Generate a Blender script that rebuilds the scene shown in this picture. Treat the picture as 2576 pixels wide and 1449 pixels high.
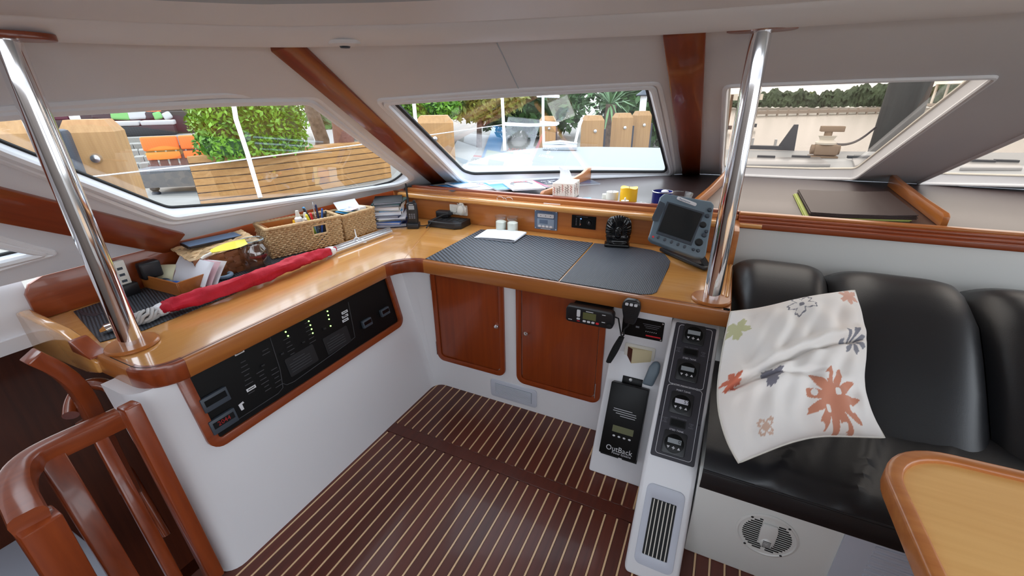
import bpy, bmesh, math, random
import numpy as np
from mathutils import Matrix, Vector
from mathutils.geometry import delaunay_2d_cdt
random.seed(7); rng = np.random.default_rng(7)
scn = bpy.context.scene
for o in list(bpy.data.objects): bpy.data.objects.remove(o)
col = scn.collection
PI = math.pi
# ------------------------------------------------------------ camera
CX, CY, FPX = 1288.0, 724.5, 1080.0
CAM = np.array([1.30512, -1.62454, 1.45])
_yaw, _pit, _rol = [math.radians(a) for a in (-26.04067, 23.39552, -0.80046)]
_f = np.array([math.sin(_yaw)*math.cos(_pit), math.cos(_yaw)*math.cos(_pit), -math.sin(_pit)])
_r0 = np.array([math.cos(_yaw), -math.sin(_yaw), 0.0]); _u0 = np.cross(_r0, _f)
_r = _r0*math.cos(_rol)+_u0*math.sin(_rol); _u = -_r0*math.sin(_rol)+_u0*math.cos(_rol)
cd = bpy.data.cameras.new('camera'); cam = bpy.data.objects.new('camera', cd); col.objects.link(cam)
cd.sensor_width = 36.0; cd.lens = 36.0*FPX/2576.0; cd.clip_start = .02; cd.clip_end = 2000
cam.matrix_world = Matrix(((_r[0], _u[0], -_f[0], CAM[0]), (_r[1], _u[1], -_f[1], CAM[1]), (_r[2], _u[2], -_f[2], CAM[2]), (0, 0, 0, 1)))
scn.camera = cam
# ------------------------------------------------------------ world, sun, exposure
wd = bpy.data.worlds.new('overcast_sky'); scn.world = wd; wd.use_nodes = True
nt = wd.node_tree; bg = nt.nodes['Background']
tc = nt.nodes.new('ShaderNodeTexCoord'); sp = nt.nodes.new('ShaderNodeSeparateXYZ'); rp = nt.nodes.new('ShaderNodeValToRGB')
nt.links.new(tc.outputs['Generated'], sp.inputs[0]); nt.links.new(sp.outputs['Z'], rp.inputs[0]); nt.links.new(rp.outputs[0], bg.inputs[0])
e = rp.color_ramp.elements
e[0].position = 0.0; e[0].color = (.90, .93, .97, 1); e[1].position = .8; e[1].color = (.78, .88, 1.0, 1)
bg.inputs[1].default_value = 1.75
sd = bpy.data.lights.new('sun', 'SUN'); sun = bpy.data.objects.new('sun', sd); col.objects.link(sun)
sd.energy = .4; sd.angle = math.radians(35); sd.color = (1, .97, .92)
sun.rotation_euler = (math.radians(35), 0, math.radians(-70))
scn.view_settings.view_transform = 'Standard'; scn.view_settings.look = 'None'
scn.view_settings.gamma = 1.0; scn.view_settings.use_curve_mapping = False
scn.view_settings.exposure = 1.08
# ------------------------------------------------------------ pixel to place
def ray(x, y): return _r*(x-CX)/FPX-_u*(y-CY)/FPX+_f
def Zp(x, y, z): d = ray(x, y); return CAM+d*(z-CAM[2])/d[2]
def Xp(x, y, X): d = ray(x, y); return CAM+d*(X-CAM[0])/d[0]
def Yp(x, y, Y): d = ray(x, y); return CAM+d*(Y-CAM[1])/d[1]
def Pp(x, y, P0, n):
    d = ray(x, y); n = np.array(n, float); return CAM+d*((np.array(P0)-CAM)@n)/(d@n)
# ------------------------------------------------------------ materials
def C(r, g, b):
    f = lambda v: ((v/255)/12.92 if v/255 <= .04045 else ((v/255+.055)/1.055)**2.4)
    return (f(r), f(g), f(b), 1)
MATS = {}
def pm(name, c, rough=.5, metal=0, bump=None, var=None, coat=0, emit=None, stretch=(1, 1, 1), spec=.5, rnd=0, attr=None, trans=0, sheen=0):
    """plain procedural material; bump=(scale,strength) var=(scale,colour2,contrast)"""
    m = bpy.data.materials.new(name); m.use_nodes = True; MATS[name] = m
    t = m.node_tree; b = t.nodes['Principled BSDF']
    b.inputs['Base Color'].default_value = c; b.inputs['Roughness'].default_value = rough
    b.inputs['Metallic'].default_value = metal; b.inputs['Coat Weight'].default_value = coat; b.inputs['Coat Roughness'].default_value = .08
    b.inputs['Specular IOR Level'].default_value = spec
    if sheen: b.inputs['Sheen Weight'].default_value = sheen
    if trans: b.inputs['Transmission Weight'].default_value = trans
    if emit: b.inputs['Emission Color'].default_value = emit[0]; b.inputs['Emission Strength'].default_value = emit[1]
    L = t.links.new
    def coords():
        tc = t.nodes.new('ShaderNodeTexCoord'); mp = t.nodes.new('ShaderNodeMapping'); mp.inputs['Scale'].default_value = stretch
        L(tc.outputs['Object'], mp.inputs[0]); return mp.outputs[0]
    cs = coords() if (bump or var) else None
    out = None
    if var:
        n = t.nodes.new('ShaderNodeTexNoise'); n.inputs['Scale'].default_value = var[0]; n.inputs['Detail'].default_value = 6; L(cs, n.inputs[0])
        r = t.nodes.new('ShaderNodeValToRGB'); k = var[2] if len(var) > 2 else .2
        r.color_ramp.elements[0].position = .5-k; r.color_ramp.elements[1].position = .5+k
        r.color_ramp.elements[0].color = c; r.color_ramp.elements[1].color = var[1]
        L(n.outputs[0], r.inputs[0]); out = r.outputs[0]
    if attr:
        a = t.nodes.new('ShaderNodeVertexColor'); a.layer_name = attr; out = a.outputs[0]
    if rnd:
        oi = t.nodes.new('ShaderNodeObjectInfo'); mr = t.nodes.new('ShaderNodeMapRange'); mr.inputs[3].default_value = 1-rnd; mr.inputs[4].default_value = 1+rnd
        hs = t.nodes.new('ShaderNodeHueSaturation'); L(oi.outputs['Random'], mr.inputs[0]); L(mr.outputs[0], hs.inputs['Value'])
        if out: L(out, hs.inputs['Color'])
        else: hs.inputs['Color'].default_value = c
        out = hs.outputs[0]
    if out: L(out, b.inputs['Base Color'])
    if bump:
        n = t.nodes.new('ShaderNodeTexNoise'); n.inputs['Scale'].default_value = bump[0]; n.inputs['Detail'].default_value = 4; L(cs, n.inputs[0])
        bp = t.nodes.new('ShaderNodeBump'); bp.inputs['Strength'].default_value = bump[1]; bp.inputs['Distance'].default_value = bump[2] if len(bump) > 2 else .002
        L(n.outputs[0], bp.inputs['Height']); L(bp.outputs[0], b.inputs['Normal'])
    return m
def wood(name, c1, c2, axis, rough=.22, coat=.5, scale=3, rnd=0):
    st = [16, 16, 16]; st[axis] = 1.0
    return pm(name, c1, rough, var=(scale, c2, .28), stretch=tuple(st), coat=coat, rnd=rnd, bump=(scale*3, .04))
HONEY1, HONEY2 = C(214, 156, 88), C(196, 134, 68)
M_top_y = wood('honey_wood_grain_y', HONEY1, HONEY2, 1, .2, 1)
M_top_x = wood('honey_wood_grain_x', HONEY1, HONEY2, 0, .2, 1)
M_fas_x = wood('fascia_wood_x', C(182, 114, 56), C(160, 92, 40), 0, .3, .3)
M_fas_y = wood('fascia_wood_y', C(182, 114, 56), C(160, 92, 40), 1, .3, .3)
M_red = wood('reddish_wood', C(146, 66, 30), C(118, 48, 20), 2, .28, .4)
M_red_x = wood('reddish_wood_x', C(150, 70, 32), C(120, 50, 20), 0, .28, .4)
M_red_y = wood('reddish_wood_y', C(150, 70, 32), C(120, 50, 20), 1, .28, .4)
M_door = wood('cherry_door_wood', C(146, 62, 18), C(122, 46, 12), 2, .3, .3)
M_dwood = wood('dark_mahogany', C(92, 40, 20), C(66, 26, 12), 2, .35, .2)
M_table = wood('table_maple', C(236, 184, 112), C(224, 168, 96), 0, .5, .1)
M_tblrim = wood('table_rim', C(196, 124, 62), C(172, 98, 44), 0, .35, .2)
M_plank = wood('sole_plank', C(98, 43, 28), C(72, 30, 19), 1, .38, .12, rnd=.18)
M_inlay = wood('sole_inlay', C(228, 192, 150), C(206, 166, 122), 1, .35, .2)
M_gel = pm('white_gelcoat', C(226, 225, 228), .32, coat=.2)
M_gel2 = pm('white_gelcoat_warm', C(226, 226, 222), .35, coat=.1)
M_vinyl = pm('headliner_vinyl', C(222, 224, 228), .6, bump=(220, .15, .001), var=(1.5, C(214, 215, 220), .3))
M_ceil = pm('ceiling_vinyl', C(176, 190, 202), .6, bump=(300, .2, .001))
M_roll = pm('white_padded_trim', C(232, 234, 238), .45, bump=(120, .1, .001))
M_chrome = pm('chrome', (.86, .86, .88, 1), .07, 1)
M_steel = pm('steel', (.7, .72, .74, 1), .25, 1)
M_black = pm('black_plastic', C(24, 24, 27), .4)
M_blackg = pm('black_gloss', C(8, 8, 10), .18)
M_blackm = pm('black_rubber', C(16, 16, 18), .7)
M_panel = pm('black_panel', C(7, 7, 8), .4, spec=.25)
M_charc = pm('charcoal_panel', C(52, 50, 58), .45, var=(500, C(44, 42, 50), .3))
M_gauge = pm('gauge_black', C(30, 30, 33), .4)
M_lcd = pm('lcd_grey', C(150, 156, 160), .3)
M_lcdw = pm('lcd_white', C(215, 215, 225), .3)
M_lcdg = pm('lcd_olive', C(96, 98, 62), .3)
M_white = pm('white_paint', C(230, 230, 232), .45)
M_offw = pm('offwhite_plastic', C(222, 218, 208), .4)
M_beige = pm('beige_plastic', C(222, 208, 168), .4)
M_print = pm('white_print', C(210, 210, 214), .6)
M_dimpr = pm('dim_print', C(110, 110, 116), .6)
M_dim2 = pm('faint_print', C(62, 62, 66), .6)
M_plate = pm('instrument_plate_black', C(24, 25, 28), .4)
M_grey = pm('grey_plastic', C(96, 112, 124), .42)
M_greyd = pm('dark_grey_plastic', C(58, 66, 76), .42)
M_ltgrey = pm('light_grey_panel', C(196, 200, 212), .4)
M_slate = pm('slate_instrument', C(92, 110, 136), .45)
M_slatel = pm('slate_light', C(140, 156, 176), .4)
M_leather = pm('black_leather', C(22, 23, 27), .40, bump=(260, .25, .001), spec=.6)
M_dash = pm('dash_vinyl', C(62, 48, 48), .34, bump=(300, .2, .001))
M_red_cloth = pm('red_flag_cloth', C(196, 16, 46), .75, bump=(45, .5, .006), var=(14, C(170, 8, 34), .25))
M_rope = pm('grey_rope', C(186, 184, 182), .8, bump=(300, .4, .001))
M_wick = pm('wicker', C(222, 192, 146), .6, var=(60, C(172, 130, 84), .3))
M_splint = pm('splint_wood', C(222, 192, 150), .5, var=(9, C(190, 148, 102), .3), stretch=(1, 1, 1), rnd=.25)
M_splintd = pm('splint_dark', C(150, 92, 52), .5, var=(9, C(120, 68, 36), .3), rnd=.2)
M_paper = pm('paper', C(236, 238, 244), .7)
M_cream = pm('cream_paper', C(236, 232, 196), .7)
M_pink = pm('pink_paper', C(226, 190, 196), .7)
M_blue = pm('blue_cover', C(40, 92, 170), .4)
M_navy = pm('navy_cover', C(26, 34, 74), .4)
M_sky = pm('sky_blue', C(70, 160, 220), .4)
M_teal = pm('teal_cover', C(20, 74, 74), .4)
M_redp = pm('red_plastic', C(214, 40, 52), .35)
M_yel = pm('yellow_wax', C(246, 192, 30), .4)
M_yelp = pm('yellow_plastic', C(238, 226, 70), .4)
M_orange = pm('orange_cushion', C(240, 120, 50), .7)
M_wax = pm('white_wax', C(240, 238, 226), .4)
M_cand = pm('wick', C(40, 32, 26), .8)
M_tin = pm('blue_tin', C(34, 40, 120), .3)
M_green_l = pm('led_green', C(150, 230, 110), .4, emit=(C(160, 255, 100), 3))
M_led_r = pm('led_red', C(96, 10, 12), .4, emit=(C(255, 30, 20), .05))
M_led_b = pm('led_blue', C(60, 90, 255), .4, emit=(C(70, 110, 255), 4))
M_grating = pm('grille_dark', C(22, 22, 24), .7)
def glassmat(name, tint, ior=1.45, gl=(1, 1, 1, 1)):
    m = bpy.data.materials.new(name); m.use_nodes = True; t = m.node_tree; t.nodes.remove(t.nodes['Principled BSDF'])
    tr = t.nodes.new('ShaderNodeBsdfTransparent'); tr.inputs[0].default_value = tint
    gs = t.nodes.new('ShaderNodeBsdfGlossy'); gs.inputs['Roughness'].default_value = 0; gs.inputs[0].default_value = gl
    fr = t.nodes.new("ShaderNodeFresnel"); ge = t.nodes.new("ShaderNodeNewGeometry"); mr = t.nodes.new("ShaderNodeMapRange"); mr.inputs[3].default_value = ior; mr.inputs[4].default_value = 1/ior; t.links.new(ge.outputs["Backfacing"], mr.inputs[0]); t.links.new(mr.outputs[0], fr.inputs[0]); mx = t.nodes.new('ShaderNodeMixShader')
    t.links.new(fr.outputs[0], mx.inputs[0]); t.links.new(tr.outputs[0], mx.inputs[1]); t.links.new(gs.outputs[0], mx.inputs[2])
    t.links.new(mx.outputs[0], t.nodes['Material Output'].inputs[0]); return m
M_glass = glassmat('clear_glass', (.95, .97, .97, 1), 1.85)
M_tint = glassmat('bronze_tinted_glass', (.66, .55, .45, 1))
M_jar = glassmat('jar_glass', (.95, .96, .96, 1), 1.5)
M_jarg = glassmat('storage_jar_glass', (.82, .81, .79, 1), 1.75)
M_jarb = glassmat('blue_glass', (.72, .84, .95, 1), 1.35)
def weave(name, c1, c2, scale, rot=0, ratio=1.0):
    m = bpy.data.materials.new(name); m.use_nodes = True; t = m.node_tree; b = t.nodes['Principled BSDF']; L = t.links.new
    tc = t.nodes.new('ShaderNodeTexCoord'); mp = t.nodes.new('ShaderNodeMapping'); mp.inputs['Rotation'].default_value[2] = rot; L(tc.outputs['Object'], mp.inputs[0])
    ws = []
    for ax, s in (('X', scale), ('Y', scale*ratio)):
        w = t.nodes.new('ShaderNodeTexWave'); w.bands_direction = ax; w.inputs['Scale'].default_value = s; w.inputs['Distortion'].default_value = 0; L(mp.outputs[0], w.inputs[0]); ws.append(w)
    mu = t.nodes.new('ShaderNodeMath'); mu.operation = 'MULTIPLY'; L(ws[0].outputs['Fac'], mu.inputs[0]); L(ws[1].outputs['Fac'], mu.inputs[1])
    r = t.nodes.new('ShaderNodeValToRGB'); r.color_ramp.elements[0].position = .15; r.color_ramp.elements[1].position = .6
    r.color_ramp.elements[0].color = c1; r.color_ramp.elements[1].color = c2; L(mu.outputs[0], r.inputs[0]); L(r.outputs[0], b.inputs['Base Color'])
    bp = t.nodes.new('ShaderNodeBump'); bp.inputs['Distance'].default_value = .002; bp.inputs['Strength'].default_value = .6; L(mu.outputs[0], bp.inputs['Height']); L(bp.outputs[0], b.inputs['Normal'])
    b.inputs['Roughness'].default_value = .5; return m
M_mat = weave('woven_mat', C(26, 28, 33), C(112, 120, 132), 42, math.radians(38), .4)
M_mat2 = weave('woven_mat_fine', C(28, 30, 35), C(112, 118, 128), 46, 0, 1)
M_mat3 = weave('woven_mat_dark', C(26, 28, 33), C(82, 90, 100), 40, .3, .8)
# ------------------------------------------------------------ geometry collector
class G:
    def __init__(s): s.v = []; s.f = []; s.c = []
    def add(s, V, F, M=None, c=None):
        n = len(s.v)
        for p in V:
            p = Vector(p); s.v.append(tuple(M @ p) if M is not None else tuple(p))
        s.f += [tuple(i+n for i in f) for f in F]
        if c is not None: s.c += [c]*len(V)
        return s
    def box(s, c, d, M=None, col=None):
        x, y, z = [k/2 for k in d]
        V = [(c[0]+a*x, c[1]+b*y, c[2]+e*z) for a in (-1, 1) for b in (-1, 1) for e in (-1, 1)]
        return s.add(V, [(0, 1, 3, 2), (4, 6, 7, 5), (0, 4, 5, 1), (2, 3, 7, 6), (0, 2, 6, 4), (1, 5, 7, 3)], M, col)
    def prism(s, pts, z0, z1, M=None, col=None):
        n = len(pts)
        if sum(pts[i][0]*pts[(i+1) % n][1]-pts[(i+1) % n][0]*pts[i][1] for i in range(n)) < 0: pts = pts[::-1]
        V = [(p[0], p[1], z0) for p in pts]+[(p[0], p[1], z1) for p in pts]
        return s.add(V, [tuple(range(n))[::-1], tuple(range(n, 2*n))]+[(i, (i+1) % n, n+(i+1) % n, n+i) for i in range(n)], M, col)
    def ring(s, outer, inner, z0, z1, M=None):
        n = len(outer); V = []
        for z in (z0, z1):
            V += [(p[0], p[1], z) for p in outer]+[(p[0], p[1], z) for p in inner]
        F = []
        for i in range(n):
            j = (i+1) % n
            F += [(2*n+i, 2*n+j, 3*n+j, 3*n+i), (j, i, n+i, n+j), (i, j, 2*n+j, 2*n+i), (n+j, n+i, 3*n+i, 3*n+j)]
        return s.add(V, F, M)
    def tube(s, pts, r, seg=10, closed=False, M=None, caps=True, flat=1.0):
        P = [Vector(p) for p in pts]; n = len(P); R = r if hasattr(r, '__len__') else [r]*n
        V = []; up = None
        for i in range(n):
            if closed: d = (P[(i+1) % n]-P[i-1])
            else: d = P[min(i+1, n-1)]-P[max(i-1, 0)]
            if d.length < 1e-9: d = Vector((0, 0, 1))
            d.normalize()
            if up is None:
                up = Vector((0, 0, 1)) if abs(d.z) < .9 else Vector((1, 0, 0))
            a = up-d*up.dot(d); a.normalize(); b = d.cross(a); up = a
            for k in range(seg):
                t = 2*PI*k/seg; V.append(P[i]+a*(math.cos(t)*R[i]*flat)+b*(math.sin(t)*R[i]))
        F = []
        for i in range(n if closed else n-1):
            j = (i+1) % n
            for k in range(seg):
                l = (k+1) % seg; F.append((i*seg+k, i*seg+l, j*seg+l, j*seg+k))
        if caps and not closed: F += [tuple(range(seg))[::-1], tuple(range((n-1)*seg, n*seg))]
        return s.add(V, F, M)
    def lathe(s, prof, seg=24, M=None):
        V = []; F = []; n = len(prof)
        for k in range(seg):
            t = 2*PI*k/seg; V += [(r*math.cos(t), r*math.sin(t), z) for r, z in prof]
        for k in range(seg):
            l = (k+1) % seg
            for i in range(n-1): F.append((k*n+i, l*n+i, l*n+i+1, k*n+i+1))
        if prof[0][0] > 1e-6: F.append(tuple(k*n for k in range(seg))[::-1])
        if prof[-1][0] > 1e-6: F.append(tuple(k*n+n-1 for k in range(seg)))
        return s.add(V, F, M)
    def sph(s, c, r, seg=12, sc=(1, 1, 1), M=None):
        pr = [(max(1e-7, math.sin(PI*i/seg)), -math.cos(PI*i/seg)) for i in range(seg+1)]
        T = Matrix.Translation(c) @ Matrix.Diagonal((r*sc[0], r*sc[1], r*sc[2], 1))
        return s.lathe(pr, seg+4, (M @ T) if M is not None else T)
    def sweep(s, prof, path, closed=False, M=None, up=(0, 0, 1)):
        """prof: 2d (side, up) polygon swept along path lying in a near horizontal plane"""
        P = [Vector(p) for p in path]; n = len(P); m = len(prof); V = []; U = Vector(up)
        for i in range(n):
            d1 = (P[i]-P[i-1]) if (i > 0 or closed) else (P[1]-P[0]); d2 = (P[(i+1) % n]-P[i]) if (i < n-1 or closed) else (P[i]-P[i-1])
            d1 = d1.normalized(); d2 = d2.normalized(); d = (d1+d2).normalized(); sd = d.cross(U).normalized(); k = 1/max(.4, d.dot(d1))
            up2 = sd.cross(d)
            V += [P[i]+sd*(a*k)+up2*b for a, b in prof]
        F = []
        for i in range(n if closed else n-1):
            j = (i+1) % n
            for k in range(m):
                l = (k+1) % m; F.append((i*m+k, j*m+k, j*m+l, i*m+l))
        if not closed: F += [tuple(range(m)), tuple(range((n-1)*m, n*m))[::-1]]
        return s.add(V, F, M)
    def obj(s, name, mat, parent=None, bev=0, seg=2, smooth=None, label=None, kind=None, ang=35):
        me = bpy.data.meshes.new(name); me.from_pydata(s.v, [], s.f); me.update()
        if s.c:
            ca = me.color_attributes.new('Col', 'FLOAT_COLOR', 'POINT')
            for i, cc in enumerate(s.c): ca.data[i].color = cc
        bm = bmesh.new(); bm.from_mesh(me)
        bmesh.ops.recalc_face_normals(bm, faces=bm.faces)
        if bev:
            es = [e for e in bm.edges if len(e.link_faces) == 2 and e.calc_face_angle(0) > math.radians(ang)]
            bmesh.ops.bevel(bm, geom=es, offset=bev, segments=seg, profile=.5, affect='EDGES', clamp_overlap=True)
        bm.to_mesh(me); bm.free()
        me.materials.append(mat)
        if smooth or (smooth is None and (bev or len(s.f) > 30)):
            for p in me.polygons: p.use_smooth = True
            try: me.set_sharp_from_angle(angle=math.radians(40))
            except Exception: pass
        return link(name, me, parent, label, kind)
def link(name, me, parent=None, label=None, kind=None):
    o = bpy.data.objects.new(name, me); col.objects.link(o)
    if parent is not None: o.parent = parent
    if label: o['label'] = label
    if kind: o['kind'] = kind
    return o
def tag(o, label, cat, group=None):
    o['label'] = label; o['category'] = cat
    if group: o['group'] = group
    return o
def thing(name, label, cat, loc=(0, 0, 0), rz=0, M=None, group=None):
    o = bpy.data.objects.new(name, None); col.objects.link(o); o.empty_display_size = .05
    o.matrix_world = M if M is not None else Matrix.Translation(Vector(loc)) @ Matrix.Rotation(rz, 4, 'Z')
    return tag(o, label, cat, group)
def struct(o, label=None):
    o['kind'] = 'structure'
    if label: o['label'] = label
    return o
def basis(o, x, y):
    """matrix with local x,y axes given (made orthonormal), z = x cross y"""
    x = Vector(x).normalized(); y = Vector(y); y = (y-x*y.dot(x)).normalized(); z = x.cross(y)
    return Matrix(((x.x, y.x, z.x, o[0]), (x.y, y.y, z.y, o[1]), (x.z, y.z, z.z, o[2]), (0, 0, 0, 1)))
def rrect(x0, y0, x1, y1, r, n=5, corners=(1, 1, 1, 1)):
    out = []
    for (cx, cy, a0, k) in ((x1-r, y0+r, -90, 1), (x1-r, y1-r, 0, 2), (x0+r, y1-r, 90, 3), (x0+r, y0+r, 180, 0)):
        if corners[k]:
            for i in range(n+1):
                a = math.radians(a0+90*i/n); out.append((cx+r*math.cos(a), cy+r*math.sin(a)))
        else:
            out.append({1: (x1, y0), 2: (x1, y1), 3: (x0, y1), 0: (x0, y0)}[k])
    return out
def text(name, s, size, mat, parent, M, align='CENTER', ext=.0003, sx=1.0):
    cu = bpy.data.curves.new(name, 'FONT'); cu.body = s; cu.size = size; cu.align_x = align; cu.align_y = 'CENTER'; cu.extrude = ext; cu.resolution_u = 2
    o = bpy.data.objects.new(name, cu); col.objects.link(o)
    dg = bpy.context.evaluated_depsgraph_get(); me = bpy.data.meshes.new_from_object(o.evaluated_get(dg))
    bpy.data.objects.remove(o); bpy.data.curves.remove(cu)
    me.materials.clear(); me.materials.append(mat); me.transform(Matrix(M) @ Matrix.Diagonal((sx, 1, 1, 1)))
    return link(name, me, parent)
def T(x, y, z=0): return Matrix.Translation((x, y, z))
def arc(cx, cy, r, a0, a1, n=8): return [(cx+r*math.cos(math.radians(a0+(a1-a0)*i/n)), cy+r*math.sin(math.radians(a0+(a1-a0)*i/n))) for i in range(n+1)]
def copy_tree(o, parent=None):
    c = o.copy(); col.objects.link(c); c.parent = parent
    for ch in list(o.children): copy_tree(ch, c)
    return c
H = .748
# ============================================================ SETTING
# ---- cabin sole
PITCH, PX0 = .0461, .045
fl = struct(G().box((1.75, -1.7, -.05), (3.7, 3.46, .09)).obj('floor', M_dwood), 'dark teak cabin sole with pale inlay lines')
YS0, YS1 = -.424, -.366
def strip_mesh(name, w, y0, y1, z, mat, bev):
    o = G().box((0, (y0+y1)/2, z-.006), (w, y1-y0, .012)).obj(name, mat, fl, bev=bev, seg=1); return o
pn = strip_mesh('plank', PITCH-.007, -3.3, YS0, 0, M_plank, .0012)
pf = strip_mesh('plank', PITCH-.007, YS1, .02, 0, M_plank, .0012)
inn = strip_mesh('inlay', .0062, -3.3, YS0-.006, .0002, M_inlay, 0)
inf = strip_mesh('inlay', .0062, YS1+.006, .0, .0002, M_inlay, 0)
first = {}
for k in range(-1, 72):
    xc = PX0+PITCH*(k+.5)
    for src, lim, xo in ((pn, 72, xc), (pf, 27, xc), (inn, 72, xc-PITCH/2), (inf, 27, xc-PITCH/2)):
        if k >= lim: continue
        if src in (inn, inf) and k < 0: continue
        if src not in first: first[src] = 1; src.location.x = xo; continue
        c = src.copy(); col.objects.link(c); c.location.x = xo
o = G().box((.62, (YS0+YS1)/2, -.006), (1.26, YS1-YS0-.002, .0122)).obj('cross_plank', M_plank, fl, bev=.001, seg=1)
# ---- coachroof: ruled facets between a base line and the ceiling edge
M0b, M1b, M2b, M3b = (-.84, -.63, .90), (-.53, .98, .93), (1.075, 2.0, .93), (2.30, 2.06, .93)
M0t, M1t, M2t, M3t = (-.42, -1.85, 1.60), (-.06, -.50, 1.639), (1.12, -.005, 1.653), (2.16, .10, 1.655)
FAC = {
 'wall_left_aft': ([(-.84, -3.3, .90), (-.84, -1.9, .90), M0b], [(-.42, -3.35, 1.60), (-.42, -2.6, 1.60), M0t]),
 'wall_left': ([M0b, (-.825, -.317, .90), (-.77, .2, .905), (-.69, .62, .915), M1b], [M0t, (-.39, -1.2, 1.618), (-.374, -1.0, 1.628), (-.30, -.78, 1.634), M1t]),
 'wall_corner': ([M1b, (-.30, .98, .93), (.35, 1.45, .93), M2b], [M1t, (.09, -.40, 1.642), (.55, -.18, 1.648), M2t]),
 'wall_front': ([M2b, (1.5, 2.03, .93), (1.9, 2.05, .93), M3b], [M2t, (1.31, .03, 1.655), (1.75, .08, 1.656), M3t]),
 'wall_front_right': ([M3b, (3.0, 2.05, .93), (3.9, 1.9, .93)], [M3t, (2.7, .08, 1.655), (3.5, .0, 1.65)]),
}
def interp(pl, s):
    P = [np.array(p) for p in pl]; n = len(P)-1; k = min(int(s*n), n-1); a = s*n-k
    return P[k]*(1-a)+P[k+1]*a
def fpt(fac, s, t): return interp(fac[0], s)*(1-t)+interp(fac[1], s)*t
def fhit(fac, x, y):
    """parameters where the view ray through a pixel meets the ruled facet"""
    d = ray(x, y); best = None
    n1 = np.cross(d, [0, 0, 1.]); n2 = np.cross(d, n1); n1 /= np.linalg.norm(n1); n2 /= np.linalg.norm(n2)
    s, t = .5, .4
    def ev(s, t):
        sc = min(max(s, 0), 1); q = fpt(fac, sc, t)
        if s != sc:
            h = 1e-3; b = fpt(fac, sc-h if s > 1 else sc+h, t); q = q+(q-b)/(h if s > 1 else -h)*(s-sc)
        q = q-CAM; return np.array([q@n1, q@n2])
    bst = None
    for s0 in (-.2, .1, .3, .5, .7, .9, 1.1):
        for t0 in (.1, .4, .7):
            e0 = np.abs(ev(s0, t0)).sum()
            if bst is None or e0 < bst[0]: bst = (e0, s0, t0)
    s, t = bst[1:]
    for _ in range(60):
        r0 = ev(s, t); J = np.array([(ev(s+1e-4, t)-r0)/1e-4, (ev(s, t+1e-4)-r0)/1e-4]).T
        st = np.linalg.lstsq(J, -r0, rcond=None)[0]; m = np.abs(st).max(); st = st*(.2/m if m > .2 else 1)
        s += st[0]; t += st[1]
    return s, t
def densify(poly, step=.03):
    out = []
    for i in range(len(poly)):
        a = np.array(poly[i]); b = np.array(poly[(i+1) % len(poly)]); n = max(1, int(np.linalg.norm(b-a)/step))
        out += [tuple(a+(b-a)*k/n) for k in range(n)]
    return out
def roundpoly(poly, r):
    out = []; n = len(poly)
    for i in range(n):
        p = np.array(poly[i]); a = np.array(poly[i-1])-p; b = np.array(poly[(i+1) % n])-p
        ra = min(r, np.linalg.norm(a)*.45); rb = min(r, np.linalg.norm(b)*.45)
        A = p+a/np.linalg.norm(a)*ra; B = p+b/np.linalg.norm(b)*rb
        for k in range(5):
            t = k/4; out.append(tuple((1-t)**2*A+2*t*(1-t)*p+t*t*B))
    return out
def inpoly(x, y, poly):
    c = False; n = len(poly)
    for i in range(n):
        x1, y1 = poly[i]; x2, y2 = poly[i-1]
        if (y1 > y) != (y2 > y) and x < (x2-x1)*(y-y1)/(y2-y1)+x1: c = not c
    return c
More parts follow.
